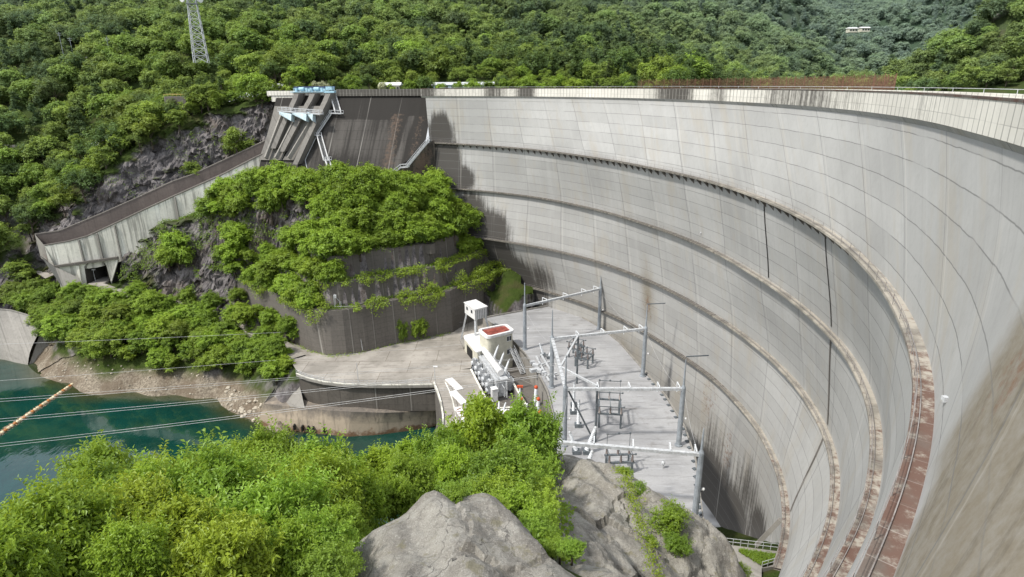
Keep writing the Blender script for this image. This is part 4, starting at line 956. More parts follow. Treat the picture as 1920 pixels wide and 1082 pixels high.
# recessed transformer yard floor and the inner yard wall
YZ = -76.0
Ypx = [(895, 690), (945, 640), (962, 640), (988, 668), (1010, 703), (1026, 738), (1037, 782), (1041, 832), (1040, 900), (930, 900), (915, 820), (905, 760)]
flat('yard_floor', [U(a, b, z=ZP) for a, b in Ypx], YZ, M['concdark'])
dk = empty('turbine_deck', (0, 0, 0), label='curved concrete turbine deck beside the tailrace, carrying the white hatch covers', cat='deck')
# deck surface polygon (west strip)
Kpx = [(815, 719), (822, 735), (828, 755), (832, 780), (832, 810), (829, 832), (822, 858), (806, 900), (930, 905), (922, 800), (921, 766), (905, 731), (883, 692), (862, 693)]
KP = [U(a, b, z=ZP) for a, b in Kpx]
mb = MB(); mb.prism(list(reversed(KP)), ZP-3.2, ZP+.02); mb.build('slab', M['plaza'], dk)
multi('side_wall', [lvl(Ds, dn, .1, ZP+.0), lvl(Ds, dn, .1, -92)], M['concdark'], dk)
cq = lvl(Ds, dn, .2, ZP+.5); multi('kerb', [zsh(cq+dn*.15, 1.0), cq+dn*.15, cq-dn*.2, zsh(cq-dn*.2, .5)], M['conc'], dk)
multi('track', [lvl(Ds, dn, -2.6, ZP+.05), lvl(Ds, dn, -2.9, ZP+.05)], M['conc'], dk)
multi('track', [lvl(Ds, dn, -3.6, ZP+.05), lvl(Ds, dn, -3.75, ZP+.05)], M['concdark'], dk)
hat = [((834.6,711),(847.8,708),(869,728.4),(855.9,731.5)), ((841.7,734.5),(854.9,731.5),(877,754.8),(865,757.9)), ((850.8,764),(865,762),(879.5,790),(870,792.4)), ((850.8,793.5),(867,790),(882,815),(866,818)), ((849.5,832),(865,830),(876,860),(861,862))]
hl = ['northernmost clean white hatch cover on the turbine deck', 'second clean white hatch cover, just ahead of the stained one', 'white hatch cover marked with dark brown stains', 'white hatch cover between the stained one and the tree tops', 'white hatch cover with dark streaks half behind the tree tops']
for i, q in enumerate(hat):
    P4 = [U(a, b, z=ZP+.3) for a, b in q]; c = sum(P4, Vector())/4; hc = empty('hatch_cover', (c.x, c.y, ZP+.02), label=hl[i], cat='hatch cover', group='white hatch covers on the turbine deck')
    mb = MB(); mb.prism([(p.x-c.x, p.y-c.y) for p in reversed(P4)], 0, .3); mb.build('cover', M['white'], hc)
    if i in (2, 4):
        mb = MB(); rr = random.Random(i)
        a, b = (P4[0]+P4[1])/2-c, (P4[2]+P4[3])/2-c
        for k in range(5 if i == 2 else 2):
            f = .15+.17*k; p = a.lerp(b, f); p.z = .305; ang = rr.uniform(-1, 1)
            pts = [(p.x+cos(t)*.9*(1+.3*rr.random())*cos(ang)-sin(t)*.22*sin(ang), p.y+cos(t)*.9*sin(ang)+sin(t)*.22*cos(ang), .306+.002*k) for t in np.linspace(0, 2*pi, 9)[:-1]]
            mb.poly(pts)
        mb.build('stain', M['rust'] if i == 2 else M['black'], hc)
# bund walls round the transformer pits
def bund(pts, label):
    P = [U(a, b, z=ZP+.05) for a, b in pts]; mb = MB(); mb2 = MB()
    for a, b in zip(P, P[1:]):
        mb.bar(a, b, .5, .16); mb2.bar(a-Vector((0, 0, 1.3)), b-Vector((0, 0, 1.3)), .34, 2.4)
    o = empty('bund_wall', (P[0].x, P[0].y, YZ), label=label, cat='bund wall')
    for m_, nm, mt in ((mb, 'coping', 'conc'), (mb2, 'wall', 'concmid')):
        ob = m_.build(nm, M[mt]); ob.parent = o; ob.location = -Vector((P[0].x, P[0].y, YZ))
bund([(883, 692), (920, 766), (988, 762), (946, 691)], 'low white topped bund wall round the big transformer pit')
bund([(920, 812), (920, 770), (989, 766), (995, 812)], 'low white topped bund wall round the front equipment pit')
# big transformer ----------------------------------------------------
tr = empty('transformer', (0, 0, 0), label='large white power transformer with cooler banks in its pit', cat='transformer')
ta = U(905, 655, z=YZ+6.2); tb = U(941, 704, z=YZ+6.2); ax = (tb-ta); ax.z = 0; L = ax.length; ax.normalize(); rz = math.atan2(ax.y, ax.x); sd = Vector((ax.y, -ax.x, 0))
if sd.x > 0: sd = -sd                                          # side facing the plaza
cen = (ta+tb)/2; cen.z = YZ
def at(u, v, h): return cen+ax*u+sd*v+Vector((0, 0, h))
mb = MB(); mb.box(at(0, 0, 2.6), (L, 3.0, 4.6), rz)
for k in range(9): mb.box(at(-L/2+.6+k*(L-1.2)/8, 0, 2.5), (.22, 3.3, 4.4), rz)
mb.box(at(0, 0, 5.0), (L+.4, 3.4, .25), rz); mb.build('tank', M['galv'], tr)
mb = MB(); mb.tube(at(-L*.48, -.2, 6.3), at(L*.42, -.2, 6.3), .85, n=14)
for k in range(5): mb.tube(at(-L*.45+k*L*.2, -.2, 6.3), at(-L*.45+k*L*.2+.18, -.2, 6.3), .95, n=14)
for k in range(4): mb.bar(at(-L*.4+k*L*.25, -.2, 5), at(-L*.4+k*L*.25, -.2, 6.3), .3)
mb.build('conservator', M['white'], tr)
for side in (1, -1):
    for k in range(5):
        if side < 0 and k < 1: continue
        u = -L*.42+k*L*.2; mb = MB()
        for f in range(7): mb.box(at(u-.6+f*.2, side*2.6, 2.6), (.07, 1.5, 3.4), rz)
        mb.tube(at(u-.8, side*2.6, 4.3), at(u+.8, side*2.6, 4.3), .22); mb.tube(at(u-.8, side*2.6, .9), at(u+.8, side*2.6, .9), .22)
        mb.bar(at(u, side*1.4, 4.3), at(u, side*2.6, 4.3), .3)
        mb.build('cooler', M['galv'], tr)
        mb = MB()
        for zf in (1.6, 3.2): mb.tube(at(u, side*3.35, zf), at(u, side*3.75, zf), .62, n=12)
        mb.build('fan', M['porcelain'], tr)
for k, (u, h) in enumerate(((-L*.18, 3.4), (L*.10, 3.4), (L*.36, 3.2))):
    a = at(u, -1.3, 5.0); d = Vector((.35, .1, 1)).normalized(); prof = []
    for i in range(14): prof += [(.42-.012*i, .8+i*h/14), (.27-.008*i, .8+(i+.5)*h/14)]
    mb = MB(); mb.lathe(a, [(.5, 0), (.5, .8)]+prof+[(.1, .8+h+.05), (.08, 1.3+h)], 10, d); mb.build('bushing', M['porcelain'], tr)
mb = MB(); c = U(927, 752, z=YZ); mb.box((c.x, c.y, YZ+1.9), (1.5, 1.4, 3.4), rz); mb.box((c.x, c.y, YZ+3.65), (1.7, 1.6, .12), rz); mb.build('control_cubicle', M['white'], tr)
mb = MB()
mb.path([at(L*.5, .9, .2), at(L*.5, .9, 5.6), at(L*.1, .9, 5.9)], .14); mb.path([at(L*.55, -.9, .1), at(L*.55, -.9, 4.8)], .4)
mb.path([at(L*.5, 0, 1.2), at(L*.62, 0, 1.2), at(L*.62, 0, 3.6), at(L*.5, 0, 3.6)], .16)
for e in (-1.6, 1.6): mb.path([at(-L*.5, e, 6.0), at(L*.5, e, 6.0)], .07); [mb.bar(at(-L*.5+i*L/6, e, 5.1), at(-L*.5+i*L/6, e, 6.0), .07) for i in range(7)]
mb.build('pipework', M['galv'], tr)
# smaller gear in the second pit and beyond
def insul(mb, c, r, h, n=9, ax_=None, ribs=12):
    prof = [(r*.9, 0)]
    for i in range(ribs): prof += [(r*(1-.35*i/ribs), (i+.2)*h/ribs), (r*.62*(1-.3*i/ribs), (i+.7)*h/ribs)]
    mb.lathe(c, prof+[(r*.3, h)], n, ax_)
def gear(px, py, label, seed):
    c = U(px, py, z=YZ); rr = random.Random(seed); o = empty('circuit_breaker', (c.x, c.y, YZ), rr.uniform(-.3, .3), label=label, cat='circuit breaker')
    mb = MB()
    for x in (-1.3, 1.3):
        for y in (-.9, .9): mb.bar((x, y, 0), (x, y, 1.8), .18)
    mb.box((0, 0, 1.9), (3.2, 2.2, .25)); mb.build('frame', M['galv'], o)
    mb = MB(); mb.tube((-1.7, 0, 2.7), (1.7, 0, 2.7), .65, n=12); mb.tube((-1.9, 0, 2.7), (-1.7, 0, 2.7), .8, n=12); mb.tube((1.7, 0, 2.7), (1.9, 0, 2.7), .8, n=12); mb.build('tank', M['white'], o)
    for x in (-1.1, 0, 1.1): mb = MB(); insul(mb, (x, 0, 3.2), .28, 2.0, ax_=(x*.25, .1, 1)); mb.build('bushing', M['porcelain'], o)
    mb = MB(); mb.box((2.3, -.6, 1.0), (1.0, .8, 2.0)); mb.build('cabinet', M['white'], o)
gear(936, 790, 'white breaker with short bushings nearest the big transformer pit', 1)
gear(940, 822, 'white breaker half hidden behind the tree tops', 2)
gear(976, 792, 'small grey breaker between the front pit and the orange capped insulators', 3)
olab = ['orange capped white insulator farthest from the tree tops', 'middle orange capped white insulator of the row of three', 'orange capped white insulator nearest the tree tops']
for i, (px, py, pt) in enumerate(((1005, 760, 724), (1009, 785, 746), (1012, 812, 770))):
    c = U(px, py, z=YZ); tp = U(px+2, pt, Y=c.y).z-YZ; o = empty('insulator_post', (c.x, c.y, YZ), label=olab[i], cat='insulator', group='orange capped insulators in the yard')
    mb = MB(); mb.box((0, 0, .5), (1.1, 1.1, 1.0)); mb.build('plinth', M['galv'], o)
    mb = MB(); insul(mb, (0, 0, 1.0), .62, tp-1.6, 12, ribs=16); mb.build('stack', M['porcelain'], o)
    mb = MB(); mb.ball((0, 0, tp-.3), .50, 12, 8); mb.build('cap', M['orange'], o)
rl3 = ['red topped white rod farthest from the tree tops', 'middle red topped white rod beside the pit wall', 'red topped white rod nearest the tree tops']
for i, (px, py, pt) in enumerate(((975, 762, 724), (978, 783, 747), (981, 806, 770))):
    c = U(px, py, z=YZ); tp = U(px, pt, Y=c.y).z-YZ; o = empty('surge_arrester', (c.x, c.y, YZ), label=rl3[i], cat='surge arrester', group='red topped arresters beside the pit wall')
    mb = MB(); insul(mb, (0, 0, .6), .40, tp-.9, 10, ribs=14); mb.box((0, 0, .3), (.8, .8, .6)); mb.build('stack', M['porcelain'], o)
    mb = MB(); mb.box((0, 0, tp-.1), (1.5 if i == 0 else .7, .5, .5)); mb.build('cap', M['orange'], o)
# switchyard pipe bus
mb = MB(); a, b = U(925, 790, z=-71.5), U(1020, 782, z=-71.5); mb.tube(a, b, .15)
for f in (.0, .33, .66, 1): q = a.lerp(b, f); mb.bar(Vector((q.x, q.y, YZ)), q, .22)
tag(mb.build('bus_bar', M['galv']), 'white pipe bus bar on short posts across the front pit', 'bus bar')
# white stair house with red roof and lower annex -----------------------------------------
def rr_poly(P, r=.22, n=5):
    out = []; m = len(P)
    for i in range(m):
        p0, p, p1 = P[i-1], P[i], P[(i+1) % m]; a = p+(p0-p)*r; b = p+(p1-p)*r
        for k in range(n+1): f = k/n; out.append(a*(1-f)**2+p*2*f*(1-f)+b*f*f)
    return out
hb = empty('stair_house', (0, 0, 0), label='cream stair house with a rusty red flat roof beside the transformer', cat='building')
zt = -65.2; RH = [U(a, b, z=zt) for a, b in ((897, 620), (948, 610), (963, 622), (914, 634))]
RR4 = rr_poly(RH, .2)
mb = MB(); mb.prism(RR4[::-1] if False else RR4, YZ, zt); mb.build('wall', M['cream'], hb)
c4 = sum(RH, Vector())/4; OUT = [p+(p-c4).normalized()*.35 for p in RR4]; INN = [p-(p-c4).normalized()*.55 for p in RR4]
mb = MB()
for i in range(len(OUT)):
    j = (i+1) % len(OUT); h = Vector((0, 0, .45)); k = Vector((0, 0, -.3)); mb.hexa([OUT[i]+k, OUT[j]+k, INN[j]+k, INN[i]+k, OUT[i]+h, OUT[j]+h, INN[j]+h, INN[i]+h])
mb.build('roof_rim', M['white'], hb)
mb = MB(); mb.poly([p+Vector((0, 0, .12)) for p in INN]); mb.build('roof', M['redroof'], hb)
n2 = (RH[2]-RH[1]).normalized(); n1 = (RH[3]-RH[2]).normalized()
for h0 in (-67.6, -71.5):
    mb = MB(); p = RH[2]+n1*2.2; p.z = h0; q = RH[2]+n1*.8; q.z = h0; o_ = Vector((n2.x, n2.y, 0))*.06
    mb.poly([p+o_, q+o_, q+o_+Vector((0, 0, 1.5)), p+o_+Vector((0, 0, 1.5))]); wn_ = mb.build('window', M['glass'], hb)
    mb = MB(); mb.bar(p+o_*1.6, q+o_*1.6, .12); mb.bar(p+o_*1.6+Vector((0, 0, 1.5)), q+o_*1.6+Vector((0, 0, 1.5)), .12); mb.bar((p+q)/2+o_*1.6, (p+q)/2+o_*1.6+Vector((0, 0, 1.5)), .08); mb.build('frame', M['white'], wn_)
an = empty('entrance_annex', (0, 0, 0), label='low white roofed annex with rounded corners in front of the stair house', cat='building')
za = -69.4; AH = [U(a, b, z=za) for a, b in ((868, 630), (899, 622), (916, 650), (893, 660))]
AR = rr_poly(AH, .18)
mb = MB(); mb.prism(AR, ZP, za-.3); mb.build('wall', M['cream'], an)
OUT = [p+(p-sum(AH, Vector())/4).normalized()*.25 for p in AR]
mb = MB(); mb.prism(OUT, za-.3, za); mb.build('roof', M['white'], an)
mb = MB(); a = AH[0].lerp(AH[3], .30); b = AH[0].lerp(AH[3], .72); nn = Vector((-(AH[3]-AH[0]).y, (AH[3]-AH[0]).x, 0)).normalized(); nn = nn if nn.x < 0 else -nn
a = a+nn*.07; b = b+nn*.07; mb.poly([Vector((a.x, a.y, ZP+.05)), Vector((b.x, b.y, ZP+.05)), Vector((b.x, b.y, ZP+3)), Vector((a.x, a.y, ZP+3))]); mb.build('door', M['black'], an)
# crane cabin hut on stilts
hut = empty('stilt_cabin', (0, 0, 0), label='small white cabin standing on four splayed grey legs', cat='cabin')
zt = -61.6; HT = [U(a, b, z=zt) for a, b in ((871, 568), (892, 563), (913, 575), (890, 581))]
mb = MB(); mb.prism(HT, zt-3.2, zt); mb.build('cabin', M['white'], hut)
mb = MB(); mb.prism([p+(p-sum(HT, Vector())/4)*.08 for p in HT], zt, zt+.2); mb.build('roof', M['white'], hut)
mb = MB(); e0 = HT[3]; e1 = HT[2]; nn = Vector(((e1-e0).y, -(e1-e0).x, 0)).normalized()*.06
for f in np.linspace(.08, .92, 7): q = e0.lerp(e1, f)+nn; mb.bar(Vector((q.x, q.y, zt-3.1)), Vector((q.x, q.y, zt-.4)), .12)
mb.build('cladding_rib', M['steeldark'], hut)
for f in (.25, .7):
    e0 = HT[0]; e1 = HT[3]; nn = Vector(((e1-e0).y, -(e1-e0).x, 0)).normalized()*.05; q = e0.lerp(e1, f)+nn; dd = (e1-e0).normalized()*.5; mb = MB()
    mb.poly([Vector((q.x, q.y, zt-1.7))-dd, Vector((q.x, q.y, zt-1.7))+dd, Vector((q.x, q.y, zt-.7))+dd, Vector((q.x, q.y, zt-.7))-dd]); mb.build('window', M['glass'], hut)
hc = sum(HT, Vector())/4
for p in HT:
    f = Vector((p.x+(p.x-hc.x)*.45, p.y+(p.y-hc.y)*.35, ZP-.2)); mb = MB(); mb.bar(Vector((p.x-(p.x-hc.x)*.15, p.y-(p.y-hc.y)*.15, zt-3.2)), f, .5); mb.build('leg', M['galv'], hut)
mb = MB()
mb.box((hc.x, hc.y-1, ZP+.4), (9, 6, .5), .25); mb.box((hc.x, hc.y-2, ZP+.9), (6, .3, .8), .25); mb.build('base_plate', M['concmid'], hut)
# metal stair from the roof down into the yard
mb = MB(); a, b = U(960, 655, z=ZR+.2), U(981, 700, z=YZ+.3)
sdv = (b-a).cross(Vector((0, 0, 1))).normalized()*.7
for e in (-1, 1): mb.bar(a+sdv*e, b+sdv*e, .15, .3); mb.bar(a+sdv*e+Vector((0, 0, 1.1)), b+sdv*e+Vector((0, 0, 1.1)), .08)
for i in range(18): q = a.lerp(b, i/17); mb.bar(q-sdv, q+sdv, .3, .06)
for i in range(6): q = a.lerp(b, i/5); mb.bar(q+sdv, q+sdv+Vector((0, 0, 1.1)), .07); mb.bar(q-sdv, q-sdv+Vector((0, 0, 1.1)), .07)
tag(mb.build('yard_stair', M['galv']), 'grey metal stair going down into the transformer yard', 'stair')

# ------------------------------------------------------------------ gantries on the roof
ZB = -57.6
def pole(c, ztop, parent, r=.54, zbase=ZR):
    mb = MB(); zc = ZB+.3
    mb.lathe((c.x, c.y, 0), [(r*1.5, zbase), (r*1.5, zbase+.25), (r, zbase+.3), (r*.88, zc), (r*.42, zc+.6), (r*.2, ztop), (.05, ztop+.3)], 10)
    return mb.build('pole', M['steel'], parent)
def gantry(b0, b1, t0, t1, label, zb0=None, zb1=None):
    g = empty('steel_gantry', (0, 0, 0), label=label, cat='gantry', group='steel gantries on the powerhouse roof')
    A = U(*b0, z=ZR); B = U(*b1, z=ZR)
    pole(A, U(b0[0], t0, Y=A.y).z, g); pole(B, U(b1[0], t1, Y=B.y).z, g)
    a = Vector((A.x, A.y, ZB)); b = Vector((B.x, B.y, ZB)); mb = MB(); d = (b-a).normalized(); s_ = Vector((-d.y, d.x, 0))*.35
    mb.bar(a, b, .62, .55)
    mb.build('beam', M['galv'], g)
    mb = MB()
    for f in (.28, .55, .8, .97):
        q = a.lerp(b, f); e = Vector((-d.y, d.x, 0))
        mb.bar(q+Vector((0, 0, .4)), q+e*2.2+Vector((0, 0, .4)), .16); insul(mb, q+e*2.2+Vector((0, 0, .4)), .16, 2.2, 7, (0, -.1, -1), 8)
    mb.build('insulator_string', M['porcelain'], g)
    mb = MB()
    for c in (A, B):
        mb.bar(Vector((c.x, c.y, ZR+6)), Vector((c.x+.9, c.y, ZR+6)), .1); mb.ball((c.x+.95, c.y, ZR+6.2), .28, 8, 6)
    mb.build('floodlight', M['white'], g)
    return g, a, b
g1, a1, b1 = gantry((984, 655), (1123, 617), 532, 510, 'farthest steel gantry, at the hut end of the powerhouse roof')
g2, a2, b2 = gantry((1034, 726), (1205, 705), 583, 573, 'second steel gantry, level with the stair house')
g3, a3, b3 = gantry((1058, 835), (1272, 835), 668, 676, 'third steel gantry, crossing above the big disconnector frame')
g4, a4, b4 = gantry((1036, 948), (1302, 975), 778, 806, 'nearest steel gantry, with its beam just behind the rock outcrop')
mb = MB(); mb.bar(a2, a3, .7, .6)
for f in np.linspace(.05, .95, 14): q = a2.lerp(a3, f)+Vector((0, 0, .38)); mb.bar(q-Vector((.4, 0, 0)), q+Vector((.4, 0, 0)), .08)
mb.build('longitudinal_beam', M['galv'], g2)
mb = MB(); m1 = U(1084, 629, z=ZB); m2 = U(1051, 688, z=ZB); m3 = U(1120, 724, z=ZB); mb.bar(m1, m2, .4); mb.bar(m2, m3, .4); mb.build('brace', M['galv'], g3)
for m, g in ((m1, g2), (m3, g3)):
    mb = MB(); mb.tube((m.x, m.y, ZR), m, .24, .20, 8); mb.build('post', M['steeldark'], g)
mb = MB(); mb.tube(U(1063, 727, z=ZB), U(1115, 830, z=ZR), .18); mb.build('strut', M['steeldark'], g3)
mb = MB()
for c, l in ((b2, 'x'), (b3, 'x')): mb.bar(c+Vector((0, 0, 6.5 if c is b2 else 7.0)), c+Vector((4.5, .5, 6.5 if c is b2 else 7.0)), .2)
mb.build('outrigger', M['steeldark'], g2)
# disconnector frames
def frame_sw(pxs, h, label, rz=0.0, w=4.2, dd=3.6, loops=True):
    c = U(*pxs, z=ZR); o = empty('disconnector', (c.x, c.y, ZR), rz, label=label, cat='disconnector', group='disconnector frames on the powerhouse roof')
    mb = MB()
    for x in (-w/2, w/2):
        for y in (-dd/2, dd/2): mb.bar((x, y, 0), (x, y, h), .38)
    for y in (-dd/2, dd/2): mb.bar((-w/2-.4, y, h), (w/2+.4, y, h), .35)
    for x in (-w/2, w/2): mb.bar((x, -dd/2, h), (x, dd/2, h), .3)
    mb.build('frame', M['steeldark'], o)
    for x in (-w/2, 0, w/2):
        for y in (-dd/2, dd/2): mb = MB(); insul(mb, (x, y, h+.15), .26, 1.5, 8, ribs=8); mb.build('insulator', M['brownpor'], o)
    mb = MB()
    for x in (-w/2, 0, w/2): mb.bar((x, -dd/2, h+1.7), (x, dd/2, h+1.7), .12)
    for y in (-dd/2, dd/2):
        mb.bar((-w/2-.6, y, h+1.7), (w/2+.6, y, h+1.7), .14)
        for x in (-w/2-.6, w/2+.6, 0): mb.ball((x, y, h+1.75), .22, 8, 6)
    if loops:
        for x in (-w/2, w/2): mb.bar((x, dd/2, h+1.7), (x, dd/2, h+4.6), .09)
        mb.bar((-w/2, dd/2, h+4.6), (w/2, dd/2, h+4.6), .12); [mb.ball((x, dd/2, h+4.7), .24, 8, 6) for x in (-w/2, 0, w/2)]
    mb.build('contact_bar', M['steeldark'], o)
frame_sw((1142, 788), 3.4, 'large disconnector frame in the middle of the roof', -.12, 4.6, 6.4)
frame_sw((1160, 880), 2.4, 'disconnector with a tall square loop just beyond the nearest gantry beam', .05, 4.4, 2.6)
frame_sw((1095, 684), 2.6, 'disconnector frame beside the thin dark post near the second gantry', -.5, 3.4, 3.6, False)
frame_sw((1080, 668), 2.8, 'disconnector frame nearest the second gantry pole', -.5, 3.0, 3.0, False)
# bushings and posts along the left of the roof
def bush(px, py, h, r, label, lean=(0, 0, 1), base=True, name='roof_bushing'):
    c = U(px, py, z=ZR); o = empty(name, (c.x, c.y, ZR), label=label, cat='bushing')
    mb = MB(); mb.box((0, 0, .4), (1.5, 1.3, .8)) if base else mb.box((0, 0, .2), (.8, .8, .4)); mb.build('base', M['steeldark'], o)
    mb = MB(); insul(mb, (0, 0, .8 if base else .4), r, h, 10, lean, 14); mb.build('stack', M['porcelain'], o)
    mb = MB(); dl = Vector(lean).normalized()*h; mb.ball((dl.x, dl.y, dl.z+(.8 if base else .4)), r*.7, 8, 6); mb.build('cap', M['galv'], o)
bush(1075, 775, 4.5, .38, 'first upright white bushing in the row left of the big disconnector')
bush(1076, 762, 5.2, .38, 'upright white bushing behind the first in the row')
bush(1084, 800, 5.5, .42, 'tallest upright white bushing in the row left of the big disconnector')
bush(1100, 850, 5.0, .55, 'thick cone bushing leaning right near the nearest gantry', (.35, .1, 1))
bush(1080, 850, 4.0, .45, 'cone bushing leaning left near the nearest gantry', (-.35, .1, 1))
bush(1100, 880, 3.2, .5, 'short cone bushing under the nearest gantry beam', (.3, 0, 1))
bush(1018, 668, 3.0, .35, 'small bushing leaning left at the hut end of the roof', (-.3, 0, 1))
bush(1030, 672, 3.4, .35, 'small bushing leaning right beside the second gantry pole', (.35, 0, 1))
mb = MB(); c = U(1018, 690, z=ZR)
for i in range(5):
    mb.box((c.x+random.uniform(-3, 3), c.y+random.uniform(-5, 3), ZR+random.uniform(.5, 1.4)), (random.uniform(1, 2.6), random.uniform(.8, 1.6), random.uniform(.5, 1.3)), random.uniform(-.4, .4))
for (p, q) in (((1005, 668), (1030, 715)), ((1014, 664), (1040, 708)), ((1012, 684), (1032, 678)), ((1020, 706), (1044, 699))): mb.bar(U(*p, z=ZR+.8), U(*q, z=ZR+.8), .5, .3)
tag(mb.build('switchgear_rack', M['galv']), 'low rack of white switchgear and cable ducts at the left edge of the roof', 'switchgear')
mb = MB()
for p, q, h in (((1178, 862), (1180, 885), 3.2), ((1242, 866), (1243, 878), 2.0)):
    c = U(*q, z=ZR); mb.bar(c, c+Vector((0, 0, h)), .2); mb.ball(c+Vector((0, 0, h*.6)), .4, 8, 6)
tag(mb.build('roof_beacon', M['galv']), 'pair of slim instrument stands on the near part of the roof', 'instrument stand')
# conductors between gantries and across the valley
def catenary(a, b, sag, r, n=24):
    P = [a.lerp(b, i/n)-Vector((0, 0, sag*4*(i/n)*(1-i/n))) for i in range(n+1)]; return P
def wire(P, r, label, name='power_line', group=None):
    mb = MB()
    for a, b in zip(P, P[1:]): mb.tube(a, b, r, n=5, cap=False)
    return tag(mb.build(name, M['cable'], smooth=True), label, 'cable', group)
def far(px, py, Y): return U(px, py, Y=Y)
lines = [((868, 604), (0, 638), 182, 150, 'single overhead conductor running highest across the road and trees'),
 ((984, 635), (0, 706), 172, 140, 'overhead conductor crossing the plaza to the left bank, second from the top'),
 ((1034, 666), (0, 740), 148, 132, 'upper wire of the third pair of overhead conductors'),
 ((1034, 668), (0, 745), 148, 131.5, 'lower wire of the third pair of overhead conductors'),
 ((1058, 680), (0, 777), 122, 122, 'upper wire of the fourth pair of overhead conductors'),
 ((1058, 683), (0, 782), 122, 121.5, 'lower wire of the fourth pair of overhead conductors'),
 ((1036, 700), (0, 823), 100, 112, 'upper wire of the nearest pair of overhead conductors'),
 ((1036, 703), (0, 828), 100, 111.5, 'lower wire of the nearest pair of overhead conductors')]
for a, b, ya, yb, lb in lines:
    A = far(a[0], a[1], ya); B = far(b[0], b[1], yb); B2 = A+(B-A)*1.6; wire(catenary(A, B2, 1.2, 0), .035, lb)
cl_ = ['between the farthest and second gantries, on the yard side', 'between the second and third gantries, on the yard side', 'between the third and nearest gantries, on the yard side', 'between the farthest and second gantries, on the dam side', 'between the second and third gantries, on the dam side', 'between the third and nearest gantries, on the dam side']
for i_, (a, b) in enumerate(((a1, a2), (a2, a3), (a3, a4), (b1, b2), (b2, b3), (b3, b4))):
    wire(catenary(a+Vector((.4, 0, -1.5)), b+Vector((.4, 0, -1.5)), 1.6, 0, 12), .035, 'slack conductor '+cl_[i_], 'bus_conductor')
# lamps and posts
def lamp(px, py, z, h, label, head=True, name='lamp_post', r=.09):
    c = U(px, py, z=z); o = empty(name, (c.x, c.y, z), label=label, cat='lamp post' if head else 'post')
    mb = MB(); mb.tube((0, 0, 0), (0, 0, h), r, r*.7); mb.build('post', M['galv'], o)
    if head: mb = MB(); mb.box((.25, 0, h), (1.1, .45, .2)); mb.build('head', M['white'], o)
lamp(672, 717, ZP, 5.5, 'thin grey post standing at the plaza edge railing', False, 'marker_post')
lamp(816, 716, ZP, 4.4, 'lamp post with a white head at the corner of the plaza')
lamp(180, 531, -66.2, 5.0, 'white headed lamp post in front of the tunnel mouth')
lamp(57, 492, -64.5, 4.6, 'white headed lamp post beside the road left of the chute')
lamp(644, 168, -2.2, 5.5, 'lamp post on the dam crest right of the blue hoists', False, 'crest_post')
lamp(553, 170, -2.2, 5.0, 'lamp post on the dam crest left of the blue hoists', False, 'crest_post')
lamp(1215, 163, -1.2, 2.0, 'short post on the dam crest beside the rusty net fence', False, 'crest_post') if False else None

# ------------------------------------------------------------------ debris boom, apron, boulders
M['floator'] = simple('floator', (.58, .24, .08), .7, 0, .4, 1, dirt=(.25, .16, .09)); M['palerock2'] = simple('floatpale', (.72, .62, .42), .7, 0, .3, 1, dirt=(.30, .22, .14))
bm = empty('debris_boom', (0, 0, 0), label='floating debris boom of orange and white floats with driftwood against it', cat='boom')
ba, bb = U(182, 690, z=ZWAT), U(-160, 925, z=ZWAT)
bpts = [ba.lerp(bb, i/60)+Vector((0, sin(i/60*pi)*1.8, 0)) for i in range(61)]
fm = None
for i, p in enumerate(bpts[1:]):
    d = (bpts[i+1]-bpts[i]).normalized(); L2 = (bpts[i+1]-bpts[i]).length*.78
    if i < 2:
        mb = MB(); mb.lathe((0, 0, 0), [(.2, -L2/2), (.52, -L2/2+.2), (.52, L2/2-.2), (.2, L2/2)], 8, (1, 0, 0)); o = mb.build('float', M['floator'] if i == 0 else M['palerock2'], bm, smooth=True)
        if i == 0: f0 = o
        else: f1 = o
    else: o = (f0 if i % 3 == 0 else f1).copy(); link(o, bm)
    o.location = p+Vector((0, 0, .15)); o.rotation_euler = (0, 0, math.atan2(d.y, d.x))
mb = MB(); rr = random.Random(4)
for i in range(900):
    f = rr.random()**.7*.95+.05; p = ba.lerp(bb, f)+Vector((rr.uniform(-.2, -2.2*(.2+f)), rr.uniform(-.2, .9+1.6*f), .06)); a = rr.uniform(-.9, .2); l = rr.uniform(.3, 1.6); mb.bar(p, p+Vector((cos(a)*l, sin(a)*l, rr.uniform(-.02, .12))), rr.uniform(.06, .22))
tag(mb.build('driftwood', simple('driftwood', (.30, .22, .15), .9, sc=3)), 'raft of driftwood caught along the debris boom', 'driftwood', kind='stuff')
ap = empty('concrete_apron', (0, 0, 0), label='pale sloping concrete apron at the left edge of the river', cat='apron')
A_ = [U(-60, 575, Y=200), U(20, 582, Y=200), U(72, 597, Y=199), U(80, 612, Y=197)]; Bt = [U(-60, 670, z=-89), U(10, 680, z=-89), U(40, 688, z=-89), U(52, 690, z=-89)]
V = np.array([[(A_[i].lerp(Bt[i], f)+Vector((0, -2*sin(f*pi), 0)))[:] for f in np.linspace(0, 1, 8)] for i in range(4)]).reshape(-1, 3)
nobj('slab', V, grid(4, 8), M['concmid'], ap)
mb = MB(); mb.poly([A_[3], Bt[3], Bt[3]+Vector((7, 10, 0)), A_[3]+Vector((4, 6, 0))]); mb.path(A_, .5, .5); mb.build('edge', M['concmid'], ap)
